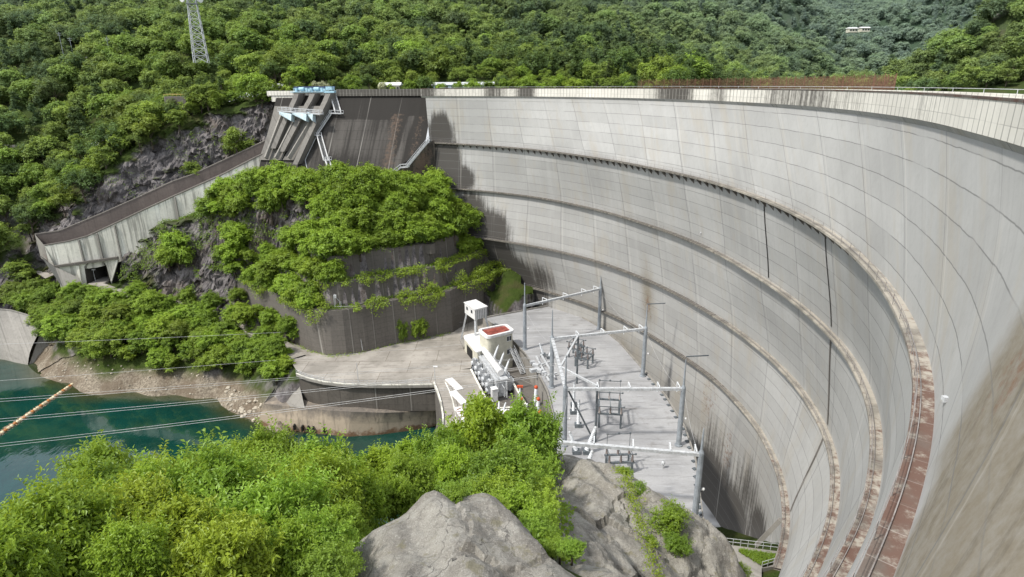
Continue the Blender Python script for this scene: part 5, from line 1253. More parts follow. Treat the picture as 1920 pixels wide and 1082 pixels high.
def boulder(c, r, mat, seed, name='boulder'):
    n, m = 14, 10; V = []
    for i in range(n):
        for j in range(m): a = 2*pi*i/n; b = pi*j/(m-1); V.append((cos(a)*sin(b), sin(a)*sin(b), cos(b)))
    V = np.array(V); V = V*(1+.35*fbm(V+seed*9, 1.1, 3, seed))[:, None]*np.array([r, r*.8, r*.65])
    F = []; 
    for i in range(n):
        for j in range(m-1): k = (i+1) % n; F.append((i*m+j, i*m+j+1, k*m+j+1, k*m+j))
    o = nobj(name, V, np.array(F), mat); o.location = c; return o
M['palerock'] = simple('palerock', (.47, .42, .34), .9, 0, .35, .8, dirt=(.30, .25, .19))
rr = random.Random(11); proto = [boulder((0, 0, 0), 1, M['palerock'], s_) for s_ in range(4)]
cnt = 0
for i in range(150):
    px = rr.uniform(425, 492) if i < 60 else rr.uniform(90, 480); t = rr.random()
    py = 742+(px-425)*.5+t*30-8 if i < 60 else np.interp(px, [90, 250, 400, 480], [700, 725, 738, 780])+rr.uniform(-14, 6)
    p = U(px, py, z=-86.5); z = float(valz(np.array([[p.x, p.y]]))[0]); s_ = rr.uniform(.4, 1.3)*(.62 if i < 60 else .34)
    o = proto[i] if i < 4 else proto[rr.randrange(4)].copy()
    if i >= 4: link(o)
    o.location = (p.x, p.y, z+.1*s_); o.scale = (s_, s_, s_); o.rotation_euler = (0, 0, rr.uniform(0, 6)); o.name = 'boulder'
    tag(o, 'pale boulder in the heap beside the quay wall foot' if i < 60 else 'stone lying along the river beach below the trees', 'boulder', 'pale boulders by the quay wall' if i < 60 else 'stones along the beach')
# ------------------------------------------------------------------ concrete landing with grass at the dam foot (lower right)
ld = empty('dam_toe_landing', (0, 0, 0), label='small concrete landing with railings and grass at the foot of the dam', cat='landing')
zl = -67.6; L4 = [U(a, b, z=zl) for a, b in ((1340, 1018), (1476, 1036), (1486, 1052), (1472, 1058), (1428, 1066), (1428, 1082), (1330, 1100))]
mb = MB(); mb.prism(list(reversed(L4)), -86, zl); mb.build('slab', M['concmid'], ld)
L5 = [U(a, b, z=zl+.35) for a, b in ((1385, 1031), (1472, 1042), (1474, 1050), (1430, 1060), (1428, 1048), (1395, 1037))]
mb = MB(); mb.prism(list(reversed(L5)), zl, zl+.35); mb.build('turf', M['ground'], ld)
mb = MB(); a = U(1360, 1021, z=zl); b = U(1473, 1034, z=zl)
for h in (.6, 1.2): mb.path([a+Vector((0, 0, h)), b+Vector((0, 0, h))], .06)
for i in range(9): q = a.lerp(b, i/8); mb.bar(q, q+Vector((0, 0, 1.2)), .06)
a = U(1428, 1066, z=zl); b = U(1482, 1050, z=zl)
for h in (.6, 1.2): mb.path([a+Vector((0, 0, h)), b+Vector((0, 0, h))], .06)
for i in range(6): q = a.lerp(b, i/5); mb.bar(q, q+Vector((0, 0, 1.2)), .06)
mb.build('railing', M['galv'], ld)
mb = MB(); a = U(1478, 1050, z=zl); b = U(1440, 1085, z=zl-2.6)
for i in range(10): q = a.lerp(b, i/9); mb.box((q.x, q.y, q.z-.2), (1.8, .6, .4), .4)
mb.build('steps', M['concmid'], ld)
th = pick(1455, 1010); mb = MB(); a = U(1463, 975, Y=81); b = U(1418, 1022, Y=83); mb.bar(a, b, .7, .7); mb.build('sloping_beam', M['concmid'], ld)
# ------------------------------------------------------------------ lattice tower, distant structures
def lattice(px, py, Y, H, w0, w1, label):
    c = U(px, py, Y=Y); o = empty('lattice_tower', (c.x, c.y, c.z), .3, label=label, cat='tower'); mb = MB(); n = 9
    for i in range(n):
        f0, f1 = i/n, (i+1)/n; a, b = w0+(w1-w0)*f0, w0+(w1-w0)*f1
        for s1, s2 in ((-1, -1), (1, -1), (1, 1), (-1, 1)):
            mb.bar((s1*a/2, s2*a/2, f0*H), (s1*b/2, s2*b/2, f1*H), .28)
        for (p, q) in (((-1, -1), (1, -1)), ((1, -1), (1, 1)), ((1, 1), (-1, 1)), ((-1, 1), (-1, -1))):
            mb.bar((p[0]*a/2, p[1]*a/2, f0*H), (q[0]*b/2, q[1]*b/2, f1*H), .14); mb.bar((q[0]*a/2, q[1]*a/2, f0*H), (p[0]*b/2, p[1]*b/2, f1*H), .14); mb.bar((p[0]*b/2, p[1]*b/2, f1*H), (q[0]*b/2, q[1]*b/2, f1*H), .14)
    mb.build('frame', M['galv'], o)
    mb = MB(); mb.box((0, 0, H+.1), (w1+2.2, w1+2.2, .25)); mb.box((0, 0, H-3), (w1+1.6, w1+1.6, .2))
    for s1 in (-1, 1):
        for s2 in (-1, 1): mb.bar((s1*(w1/2+1), s2*(w1/2+1), H), (s1*(w1/2+1), s2*(w1/2+1), H+1.3), .12)
    mb.build('platform', M['steel'], o)
    for s1, yy in ((-1, 1), (1, -.5)):
        mb = MB(); mb.lathe((s1*(w1/2+1.6), -1.2, H-1.2), [(.2, -.5), (1.25, -.25), (1.5, .1), (1.45, .5), (.05, .8)], 16, (s1*.8, -.8, 0)); mb.build('dish', M['white'], o)
lattice(378, 118, 285, 26.5, 5.6, 3.2, 'grey lattice radio tower with white dishes rising from the wooded slope')
def lowb(px0, px1, py, Y, h, mat, label, dy=6, roof=None, wn=6):
    a = U(px0, py, Y=Y); b = U(px1, py, Y=Y); c = (a+b)/2; o = empty('building', (c.x, c.y, c.z-h), label=label, cat='building'); w = (b-a).length
    mb = MB(); mb.box((0, 0, h/2), (w, dy, h)); mb.build('wall', mat, o); mb = MB()
    P = [(-w/2-.5, -dy/2-.6, h), (w/2+.5, -dy/2-.6, h), (w/2+.5, dy/2+.6, h), (-w/2-.5, dy/2+.6, h)]; T2 = [(-w/2-.5, 0, h+1.1), (w/2+.5, 0, h+1.1)]
    mb.poly([P[0], P[1], T2[1], T2[0]]); mb.poly([P[2], P[3], T2[0], T2[1]]); mb.poly([P[0], T2[0], P[3]]); mb.poly([P[1], P[2], T2[1]]); mb.poly(P); mb.build('roof', roof or M['white'], o)
    for i in range(wn):
        mb = MB(); x = -w/2+w*(i+.5)/wn; mb.poly([(x-w*.28/wn, -dy/2-.03, h*.35), (x+w*.28/wn, -dy/2-.03, h*.35), (x+w*.28/wn, -dy/2-.03, h*.78), (x-w*.28/wn, -dy/2-.03, h*.78)]); mb.build('window', M['glass'], o)
lowb(714, 751, 160, 262, 3.2, M['cream'], 'small building with a bright white roof just behind the dam crest')
lowb(790, 925, 159, 276, 2.4, M['paleblue'], 'long low pale building among trees behind the dam crest', 5, M['galv'], 10)
lowb(1590, 1605, 54, 560, 3, M['cream'], 'left of two white roofed houses high on the far wooded slope', 6, None, 3)
lowb(1613, 1628, 53, 562, 3, M['cream'], 'right of two white roofed houses high on the far wooded slope', 6, None, 3)
mb = MB(); a = U(140, 108, Y=318); b = U(262, 101, Y=330); 
mb.path([a, b], .3, .8); [mb.bar(a.lerp(b, i/20)-Vector((0, 0, 1.6)), a.lerp(b, i/20), .2) for i in range(21)]
tag(mb.build('guard_rail', M['white']), 'white guard rail of the hillside road at upper left', 'guard rail')
mb = MB(); a = U(968, 93, Y=400); b = U(990, 90, Y=402); mb.path([a, b], .4, 1.0); tag(mb.build('guard_rail', M['white']), 'short white guard rail high on the slope above the dam', 'guard rail')
upl = ['utility pole left of the hillside guard rail', 'utility pole at the left end of the hillside guard rail', 'utility pole in the middle of the hillside guard rail']
for i, (px, py, H) in enumerate(((118, 98, 9), (139, 112, 10), (207, 107, 9))):
    c = U(px, py, Y=315); o = empty('utility_pole', (c.x, c.y, c.z-2), label=upl[i], cat='utility pole', group='utility poles along the hillside road'); mb = MB(); mb.tube((0, 0, 0), (0, 0, H+2), .13, .09); mb.build('pole', M['steel'], o)
    mb = MB(); mb.bar((-1.1, 0, H+1.4), (1.1, 0, H+1.4), .14); mb.bar((-.9, 0, H+.6), (.9, 0, H+.6), .14); mb.build('crossarm', M['steel'], o)
# concrete block with yellow rail on the left slope
kb = empty('anchor_block', (0, 0, 0), label='brown weathered concrete block with a yellow rail among the trees', cat='block')
P8 = [U(307, 181, Y=252), U(347, 181, Y=252), U(358, 181, Y=257), U(316, 180, Y=258)]; mb = MB(); mb.prism(P8, P8[0].z-7, P8[0].z); mb.build('block', M['concdark'], kb)
mb = MB(); h = Vector((0, 0, .8)); [mb.bar(P8[i]+h, P8[(i+1) % 4]+h, .12) for i in range(4)]; [mb.bar(P8[0].lerp(P8[1], f), P8[0].lerp(P8[1], f)+h, .1) for f in np.linspace(0, 1, 6)]; mb.build('rail', M['yellowrail'], kb)
# rusty net fence on the crest
fn = empty('net_fence', (0, 0, 0), label='rust brown net fence along the far edge of the dam crest', cat='fence')
t0 = pick(1157, 190)[0]; t1 = pick(1572, 215)[0]; tt = np.linspace(t1+0.0, t0, 60); q = DP(tt, Rcrest(tt)+6.9, -1.1); hh = 1.85
for i in range(0, 60, 2): 
    mb = MB(); mb.bar(q[i], q[i]+np.array([0, 0, hh+.25]), .09); mb.build('post', M['netrust'], fn)
mb = MB(); rr = random.Random(3)
for i in range(59):
    a, b = Vector(q[i]), Vector(q[i+1])
    for k in range(7): f = k/6; mb.bar(a+Vector((0, 0, .05+hh*f)), b+Vector((0, 0, .05+hh*f*rr.uniform(.94, 1.0))), .025)
    nk = 12 if i < 30 else 6
    for k in range(nk): p = a.lerp(b, k/nk); mb.bar(p, p+Vector((rr.uniform(-.05, .05), 0, hh*rr.uniform(.85, 1.08))), .03)
mb.build('netting', M['netrust'], fn)

# ================================================================== VEGETATION
def crown_mesh(name, seed, R, H, lobes, clusters, per, leaf, mat, flat_=.55, lobe_r=(.28, .45), cone=False, jit=(.45, 1.15), wid=.30, twig=0, wild=0, shoots=0):
    """leaf rosettes scattered over many lobes; tone = light/dark, returns mesh and lobe centres"""
    g = np.random.default_rng(seed); LC = []; LR = []
    for i in range(lobes):
        for _ in range(20):
            a = g.uniform(0, 2*pi); h = g.uniform(.05, 1)**.8; rr = (1+wild*g.uniform(-.6, .45))*R*(1-.75*h if cone else math.sqrt(max(.02, 1-(2*h-.8)**2/1.7)))*g.uniform(.35, .85)
            c = np.array([cos(a)*rr, sin(a)*rr, H*(.30+.62*h)]); r = R*g.uniform(*lobe_r)*(1-.35*h if cone else 1)
            if all(np.linalg.norm((c-q)/(1, 1, .8)) > .34*(r+q_r)*.7 for q, q_r in zip(LC, LR)): break
        LC.append(c); LR.append(r)
    LC = np.array(LC); LR = np.array(LR); w = LR**2; w /= w.sum()
    li = g.choice(lobes, clusters*2, p=w); d = g.normal(size=(clusters*2, 3)); d /= np.linalg.norm(d, axis=1)[:, None]; d[:, 2] = np.where((d[:, 2] < -.15) & (g.random(clusters*2) < .6), -d[:, 2], d[:, 2])
    C = LC[li]+d*LR[li][:, None]*np.array([1, 1, flat_])*g.uniform(jit[0], jit[1], (clusters*2, 1))
    C += (fbm(C+seed*7, R*.35, 2, seed)[:, None])*d*R*.10
    dd = np.linalg.norm((C[:, None]-LC[None])/np.array([1, 1, flat_]), axis=2)/LR[None]; inside = (dd < jit[0]*.9).any(1)
    keep = np.where(~inside)[0][:clusters]; C = C[keep]; d = d[keep]; li = li[keep]; n = len(C)
    ctr = LC.mean(0); outw = np.linalg.norm((C-ctr)/np.array([R, R, H*.5]), axis=1)
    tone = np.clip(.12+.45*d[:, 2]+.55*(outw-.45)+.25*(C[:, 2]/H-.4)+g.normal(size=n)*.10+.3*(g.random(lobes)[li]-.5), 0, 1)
    if shoots:                                                # leafy shoots that break the outline
        SC_, SD_, ST_ = [], [], []
        for _ in range(shoots):
            i_ = g.integers(lobes); v = g.normal(size=3); v[2] = abs(v[2])*.8+.2; v /= np.linalg.norm(v); L0 = LC[i_]+v*LR[i_]*.7; ln = R*g.uniform(.22, .55); bend = g.normal(size=3)*.25
            for q in np.arange(0, 1, leaf*.55/ln): SC_.append(L0+v*ln*q+bend*ln*q*q+np.array([0, 0, -.22*ln*q*q])+g.normal(size=3)*.06); SD_.append(v+np.array([0, 0, .2])); ST_.append(.55+.35*q)
        SD_ = np.array(SD_); SD_ /= np.linalg.norm(SD_, axis=1)[:, None]; C = np.vstack([C, np.array(SC_)]); d = np.vstack([d, SD_]); tone = np.r_[tone, np.clip(np.array(ST_)+g.normal(size=len(ST_))*.1, 0, 1)]; n = len(C)
    # leaves
    N = n*per; idx = np.repeat(np.arange(n), per); nm = d[idx]*np.array([.6, .6, .6])+np.array([0, 0, .75])+g.normal(size=(N, 3))*.28; nm /= np.linalg.norm(nm, axis=1)[:, None]
    ang = (np.tile(np.arange(per), n)*2*pi/per)+np.repeat(g.uniform(0, 2*pi, n), per)+g.normal(size=N)*.25
    t1 = np.cross(nm, np.array([.13, .97, .2])); t1 /= np.linalg.norm(t1, axis=1)[:, None]; t2 = np.cross(nm, t1)
    dr = t1*np.cos(ang)[:, None]+t2*np.sin(ang)[:, None]; sd_ = np.cross(nm, dr); s = leaf*g.uniform(.65, 1.25, N)[:, None]
    base = C[idx]+g.normal(size=(N, 3))*leaf*.25
    if twig:
        tw = d+np.array([0, 0, .25])+g.normal(size=(n, 3))*.45; tw /= np.linalg.norm(tw, axis=1)[:, None]; kk_ = np.tile(np.arange(per), n)
        base = C[idx]+tw[idx]*((kk_+.3)/per*twig)[:, None]; sgn = np.where(kk_ % 2 == 0, 1, -1)[:, None]
        sdv_ = np.cross(tw[idx], nm); sdv_ /= np.linalg.norm(sdv_, axis=1)[:, None]+1e-9; dr = tw[idx]*.55+sdv_*sgn*.85+g.normal(size=(N, 3))*.18; dr[:, 2] -= .15; dr /= np.linalg.norm(dr, axis=1)[:, None]
        sd_ = np.cross(nm, dr); sd_ /= np.linalg.norm(sd_, axis=1)[:, None]+1e-9; s = leaf*g.uniform(.6, 1.2, N)[:, None]
    p0 = base+dr*s*.10; p1 = base+dr*s*.55+sd_*s*wid+nm*s*.06; p2 = base+dr*s*1.15-nm*s*.16; p3 = base+dr*s*.55-sd_*s*wid+nm*s*.06
    V = np.stack([p0, p1, p2, p3], 1).reshape(-1, 3); F = np.arange(N*4).reshape(N, 4)
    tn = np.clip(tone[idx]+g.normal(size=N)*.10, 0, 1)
    return nmesh(name, V, F, mat, fattr={'tone': tn}), LC, LR
def trunk_mesh(name, seed, H, R, LC, mat, r=.22):
    mb = MB(); g = random.Random(seed); top = Vector((0, 0, H*.62)); lean = Vector((g.uniform(-.4, .4), g.uniform(-.4, .4), 0)); pts = [Vector((0, 0, -1.2)), Vector((0, 0, .2))+lean*.2, Vector((0, 0, H*.3))+lean, top+lean*1.3]
    rs = [r*1.5, r*1.1, r*.8, r*.4]
    for a, b, x, y in zip(pts, pts[1:], rs, rs[1:]): mb.tube(a, b, x, y, 7)
    for c in LC[:min(len(LC), 14)]:
        c = Vector(c); s = pts[1].lerp(pts[3], min(.95, max(.1, (c.z-H*.25)/(H*.75)))); m = s.lerp(c, .5)+Vector((0, 0, -.05*H*g.random())); mb.tube(s, m, r*.42, r*.26, 5, False); mb.tube(m, c, r*.26, r*.08, 5, False)
    me = mb.build(name, mat, None, smooth=True); m = me.data; bpy.data.objects.remove(me); return m
def proto_tree(k, seed, R, H, lobes, cl, per, leaf, mat, **kw):
    bark = kw.pop('bark', M['bark']); me, LC, LR = crown_mesh('crown', seed, R, H, lobes, cl, per, leaf, mat, **kw)
    return (me, trunk_mesh('trunk', seed, H, R, LC, bark, r=.035*R+.06))
kf = dict(flat_=.8, lobe_r=(.22, .50), wild=.55, jit=(.4, 1.25)); km = dict(flat_=.8, lobe_r=(.2, .42), wild=.7, shoots=60, jit=(.35, 1.25)); kn = dict(flat_=.8, lobe_r=(.14, .34), jit=(.25, 1.35), wid=.25, wild=1.15, shoots=90)
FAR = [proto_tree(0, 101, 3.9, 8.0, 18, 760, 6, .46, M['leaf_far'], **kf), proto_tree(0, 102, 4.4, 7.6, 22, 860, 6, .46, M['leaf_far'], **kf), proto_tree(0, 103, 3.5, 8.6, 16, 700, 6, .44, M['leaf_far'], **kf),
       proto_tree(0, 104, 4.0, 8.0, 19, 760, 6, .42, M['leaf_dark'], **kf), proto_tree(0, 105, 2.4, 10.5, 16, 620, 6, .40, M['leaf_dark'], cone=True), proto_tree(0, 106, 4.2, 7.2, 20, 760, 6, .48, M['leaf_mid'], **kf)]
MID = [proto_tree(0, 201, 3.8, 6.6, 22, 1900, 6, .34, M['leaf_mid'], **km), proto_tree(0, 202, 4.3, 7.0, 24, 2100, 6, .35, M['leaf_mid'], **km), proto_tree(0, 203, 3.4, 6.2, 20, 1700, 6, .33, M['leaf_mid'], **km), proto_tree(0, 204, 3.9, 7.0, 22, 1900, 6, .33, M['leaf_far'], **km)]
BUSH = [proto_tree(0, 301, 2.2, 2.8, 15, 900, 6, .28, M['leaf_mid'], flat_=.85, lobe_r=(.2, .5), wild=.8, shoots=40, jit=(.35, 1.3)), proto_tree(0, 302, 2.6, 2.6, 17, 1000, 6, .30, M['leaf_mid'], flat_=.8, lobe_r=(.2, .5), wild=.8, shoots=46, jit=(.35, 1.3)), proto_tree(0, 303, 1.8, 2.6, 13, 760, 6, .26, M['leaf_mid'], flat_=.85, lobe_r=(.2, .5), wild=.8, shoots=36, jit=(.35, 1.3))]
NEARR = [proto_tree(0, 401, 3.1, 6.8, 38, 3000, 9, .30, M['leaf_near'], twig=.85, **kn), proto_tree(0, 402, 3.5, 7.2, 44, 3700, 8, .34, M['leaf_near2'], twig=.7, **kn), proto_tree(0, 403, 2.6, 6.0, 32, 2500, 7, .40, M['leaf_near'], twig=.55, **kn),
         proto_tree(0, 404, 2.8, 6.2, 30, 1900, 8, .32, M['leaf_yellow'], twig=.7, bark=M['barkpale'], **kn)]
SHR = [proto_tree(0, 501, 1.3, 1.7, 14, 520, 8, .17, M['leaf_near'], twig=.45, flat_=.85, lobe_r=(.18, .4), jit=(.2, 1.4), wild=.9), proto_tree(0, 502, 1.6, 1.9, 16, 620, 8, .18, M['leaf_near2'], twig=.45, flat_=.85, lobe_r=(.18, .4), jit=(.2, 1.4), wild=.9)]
def place(name, pr, loc, rz, sc, label, cat, group, trunk=True):
    o = empty(name, loc, rz, label=label, cat=cat, group=group); o.scale = (sc[0], sc[0], sc[1]) if isinstance(sc, tuple) else (sc, sc, sc)
    c = bpy.data.objects.new('crown', pr[0]); link(c, o)
    if trunk: t = bpy.data.objects.new('trunk', pr[1]); link(t, o)
    return o
rr = random.Random(21)
def pts_in(f, x0, x1, y0, y1, st, mask, jit=.42, seed=1):
    g = np.random.default_rng(seed); xs = np.arange(x0, x1, st); ys = np.arange(y0, y1, st); XX, YY = np.meshgrid(xs, ys); XX = XX+(np.arange(len(ys)) % 2)[:, None]*st/2
    X = np.c_[XX.ravel(), YY.ravel()]+g.uniform(-jit, jit, (XX.size, 2))*st; Z = f(X); P = np.c_[X, Z]; m = mask(P); return P[m]
def vmask_common(P):
    X = P[:, :2]; px, py, _ = proj(P); z = P[:, 2]
    ok = ~cull(X, z, -3) & ~inpoly(X, PLZ); fl = inpoly(X, [tuple(p) for p in f_]+[tuple(p) for p in b_[::-1]]); ok &= ~fl
    dF, _p = seg_d(X, [(p[0], p[1]) for p in f_]); dB, _q = seg_d(X, [(p[0], p[1]) for p in b_]); ok &= (np.abs(dF) > 2.5) & (np.abs(dB) > 2.5)
    dR, _r = seg_d(X, [(p[0], p[1]) for p in rcS]); ok &= (np.abs(dR) > 3.6)
    dL, _s = seg_d(X, [(p[0], p[1]) for p in rS_l]); ok &= (np.abs(dL) > 3.2)
    s = (X[:, 0]-GA.x)*gd.x+(X[:, 1]-GA.y)*gd.y; o = (X[:, 0]-GA.x)*gn.x+(X[:, 1]-GA.y)*gn.y; ok &= ~((s > -4) & (s < 64) & (o > -9) & (o < 19))
    return ok
rS_l = resamp(rl, 20)
CLIFF = [(65,445),(120,415),(180,345),(235,305),(270,283),(330,258),(395,222),(440,212),(505,196),(520,255),(433,293),(360,330),(322,345),(257,378),(192,408),(112,440)]
def pxpoly(P, poly):
    px, py, _ = proj(P); return inpoly(np.c_[px, py], poly)
# ---- left hill above the chute: individuals near, one mass beyond
def m_lefthill(P):
    px, py, _ = proj(P); dB, pB = seg_d(P[:, :2], [(p[0], p[1]) for p in b_]); up = (dB < -3) | (P[:, 0] < b_[-1][0]-4)
    return vmask_common(P) & up & ~pxpoly(P, CLIFF) & (P[:, 2] > -84) & (P[:, 1] > 180) & ~((P[:, 0] > -168) & (P[:, 1] < 214)) & ~((px > -80) & (px < 90) & (py > 575)) & (np.hypot(px-330, py-195) > 24) 
LH = pts_in(valz, VX0, -84, 176, 258, 6.6, m_lefthill, seed=5)
px, py, dd = proj(LH); inv = (px > -40) & (px < 1000) & (py > -60) & (py < 700)
LH_in = LH[inv]
def m_hill(P):
    px, py, dd = proj(P); z = P[:, 2]; r = np.hypot(P[:, 0], P[:, 1])
    ok = hkeep(P) & ((z > -13) | (P[:, 0] < -90) | (r > 560)) & (px > -260) & (px < 2200) & (py > -260) & (py < 300) & (P[:, 1] > 60)
    ok &= ~((P[:, 0] > -135) & (P[:, 0] < 60) & (P[:, 1] < 259)) & ~((P[:, 1] < 300) & (z < -3.9) & (P[:, 0] > -80))
    ok &= ~((np.abs(px-822) < 125) & (P[:, 1] < 281) & (P[:, 1] > 262) & (P[:, 0] < 20) & (P[:, 0] > -66)&(g_alt(P)))
    return ok
def g_alt(P): return (vn(P, 5, 3) > -.2)
HL = np.vstack([pts_in(hilz, -330, 330, 240, 470, 8.0, m_hill, seed=8)])
px, py, dd = proj(HL); vis = (px > -30) & (px < 1950) & (py > -40) & (py < 230)
near_i = np.argsort(np.where(vis, dd, 1e9)); k_ind = near_i[:120]
hl_ind = HL[k_ind]; hl_rest = np.delete(HL, k_ind, 0)
order = np.argsort(proj(LH_in)[2]); LHa = LH_in[order][:150]; LHb = np.vstack([LH_in[order][150:], LH[~inv]])
lbls = {'L': 'broadleaf tree in the dense wood on the slope above the spillway chute', 'H': 'tree at the front of the wood behind the dam crest'}
for P, z_, grp in ((LHa, 'L', 'trees on the slope above the spillway chute'), (hl_ind, 'H', 'trees just behind the dam crest')):
    for p in P:
        k = rr.choice([0, 1, 2, 5, 5, 3] if z_ == 'L' else [0, 1, 2, 3, 5]); s_ = rr.uniform(.85, 1.65)
        if p[1] > 258 and p[1] < 290 and -80 < p[0] < 60: s_ *= .62
        place('broadleaf_tree', FAR[k], (p[0], p[1], p[2]-.8), rr.uniform(0, 6.28), (s_, s_*rr.uniform(.85, 1.15)), lbls[z_], 'tree', grp)
# cedar row beneath the tower
for i in range(6):
    p = U(348+i*14, 185, Y=258+rr.uniform(-1, 3)); z = float(valz(np.array([[p.x, p.y]]))[0]); place('cedar_tree', FAR[4], (p.x, p.y, z-1), rr.uniform(0, 6), (rr.uniform(.8, 1.05), rr.uniform(1.0, 1.3)), 'dark narrow cedar in the clump below the lattice tower', 'tree', 'cedars below the lattice tower')
for i in range(12):
    px_ = 765+i*31+rr.uniform(-6, 6); p = U(px_, 165, Y=rr.uniform(256, 264)); s_ = rr.uniform(.9, 1.5); place('bush', BUSH[i % 3], (p.x, p.y, -3.0), i, (s_, s_*rr.uniform(.9, 1.4)), 'roadside bush lining the far side of the dam crest', 'bush', 'roadside bushes behind the dam crest')
# white flowering trees near the crest
for i, (px_, Y_) in enumerate(((592, 259), (604, 260), (716, 258), (744, 266))):
    p = U(px_, 160, Y=Y_); me = BUSH[i % 3][0].copy(); me.materials.clear(); me.materials.append(M['blossom']); o = place('flowering_tree', (me, BUSH[0][1]), (p.x, p.y, -2.2), i, (.9, 1.15), ['white flowering tree left of the pair behind the blue hoists', 'white flowering tree right of the pair behind the blue hoists', 'white flowering tree left of the white roofed building', 'white flowering tree behind the white roofed building'][i], 'tree', 'white flowering trees behind the dam')
# ---- forest masses
def scatter(name, P, protos, wts, seed, smin=.75, smax=1.25, lab=None, sink=.8):
    g = np.random.default_rng(seed); n = len(P)
    me = bpy.data.meshes.new(name); me.vertices.add(n); me.vertices.foreach_set('co', (P-np.array([0, 0, sink])).astype(np.float32).ravel())
    def at(nm, typ, arr): me.attributes.new(nm, typ, 'POINT').data.foreach_set('value', arr)
    at('rot', 'FLOAT', g.uniform(0, 6.28, n).astype(np.float32)); at('scl', 'FLOAT', g.uniform(smin, smax, n).astype(np.float32)); ix_ = g.choice(len(protos), n, p=np.array(wts)/sum(wts)); pt_ = fbm(P, 70, 3, 5); m_ = (pt_ > .30) & (g.random(n) < .7); ix_[m_] = g.choice([3, 4, 4], m_.sum()); m_ = (pt_ < -.35) & (g.random(n) < .6); ix_[m_] = 5; at('idx', 'INT', ix_.astype(np.int32))
    ob = link(bpy.data.objects.new(name, me)); cl = bpy.data.collections.new(name+'_kinds')
    for i, (c, t) in enumerate(protos): o = bpy.data.objects.new('%s_kind_%02d' % (name, i), c); cl.objects.link(o)
    ng = bpy.data.node_groups.new(name, 'GeometryNodeTree'); ng.interface.new_socket('Geometry', in_out='INPUT', socket_type='NodeSocketGeometry'); ng.interface.new_socket('Geometry', in_out='OUTPUT', socket_type='NodeSocketGeometry')
    N = ng.nodes; Lk = ng.links.new; gi = N.new('NodeGroupInput'); go = N.new('NodeGroupOutput'); ip = N.new('GeometryNodeInstanceOnPoints'); ci = N.new('GeometryNodeCollectionInfo')
    ci.inputs['Collection'].default_value = cl; ci.inputs['Separate Children'].default_value = True; ci.inputs['Reset Children'].default_value = True
    def na(nm, t): x = N.new('GeometryNodeInputNamedAttribute'); x.data_type = t; x.inputs[0].default_value = nm; return [o for o in x.outputs if o.enabled][0]
    cx = N.new('ShaderNodeCombineXYZ'); Lk(na('rot', 'FLOAT'), cx.inputs[2]); Lk(gi.outputs[0], ip.inputs['Points']); Lk(ci.outputs[0], ip.inputs['Instance']); ip.inputs['Pick Instance'].default_value = True
    Lk(na('idx', 'INT'), ip.inputs['Instance Index']); Lk(cx.outputs[0], ip.inputs['Rotation']); Lk(na('scl', 'FLOAT'), ip.inputs['Scale']); Lk(ip.outputs[0], go.inputs[0])
    md = ob.modifiers.new('scatter', 'NODES'); md.node_group = ng; return tag(ob, lab, kind='stuff')
FARW = [3, 3, 2, 2, 1.2, 1.6]
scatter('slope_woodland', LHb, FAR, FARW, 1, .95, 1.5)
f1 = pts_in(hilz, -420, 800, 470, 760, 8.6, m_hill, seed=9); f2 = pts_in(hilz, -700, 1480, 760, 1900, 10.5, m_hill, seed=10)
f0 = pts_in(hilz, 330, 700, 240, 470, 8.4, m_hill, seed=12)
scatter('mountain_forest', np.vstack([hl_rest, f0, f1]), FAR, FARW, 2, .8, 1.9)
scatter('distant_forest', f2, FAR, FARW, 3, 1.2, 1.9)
# ---- trees between the road and the beach
TREEZ = [(0,490),(60,492),(120,560),(230,545),(320,548),(400,575),(450,598),(500,622),(548,690),(560,712),(520,724),(470,712),(400,706),(300,694),(200,688),(140,672),(85,640),(70,600),(0,580)]
def m_road(P): return vmask_common(P) & pxpoly(P, TREEZ) & (P[:, 2] < -62) & (P[:, 1] > 150) & (P[:, 1] < 215)
RT = pts_in(valz, -190, -55, 150, 214, 4.4, m_road, seed=14)
for p in RT:
    e = rr.choice([0, 0, 1, 2, 3]); s_ = rr.uniform(.85, 1.3)*(.85 if p[2] < -80 else 1); place('broadleaf_tree', MID[e], (p[0], p[1], p[2]-.5), rr.uniform(0, 6.28), s_, 'green tree on the bank between the access road and the river beach', 'tree', 'trees on the bank below the access road')
# ---- bushes on the knoll
KN = [(275,400),(340,362),(420,340),(520,325),(620,325),(720,338),(800,350),(860,362),(900,420),(915,455),(880,478),(800,470),(740,468),(690,480),(640,520),(600,572),(540,568),(480,545),(470,500),(520,470),(560,440),(600,400),(560,380),(540,372),(520,400),(470,420),(400,412),(340,405),(300,412)]
KN2 = [(300,440),(345,445),(350,500),(310,500)]; KN3 = [(420,440),(475,450),(480,520),(430,510)]
def m_kn(P): return vmask_common(P) & (pxpoly(P, KN) | pxpoly(P, KN2) | pxpoly(P, KN3)) & (P[:, 1] < 216) & (P[:, 1] > 166) & (P[:, 2] > -68)
KB = pts_in(valz, -130, -2, 166, 214, 2.7, m_kn, seed=16)
if len(KB) > 290: KB = KB[np.argsort(proj(KB)[2])][:290]
kr = np.random.default_rng(5)
for p in KB:
    e = rr.randrange(3); s_ = rr.uniform(1.0, 1.75)*(1.2 if p[2] > -50 else 1.1); place('bush', BUSH[e], (p[0], p[1], p[2]-.5), rr.uniform(0, 6.28), (s_, s_*rr.uniform(.8, 1.3)), 'leafy bush in the thicket covering the knoll between chute and plaza', 'bush', 'bushes covering the knoll')
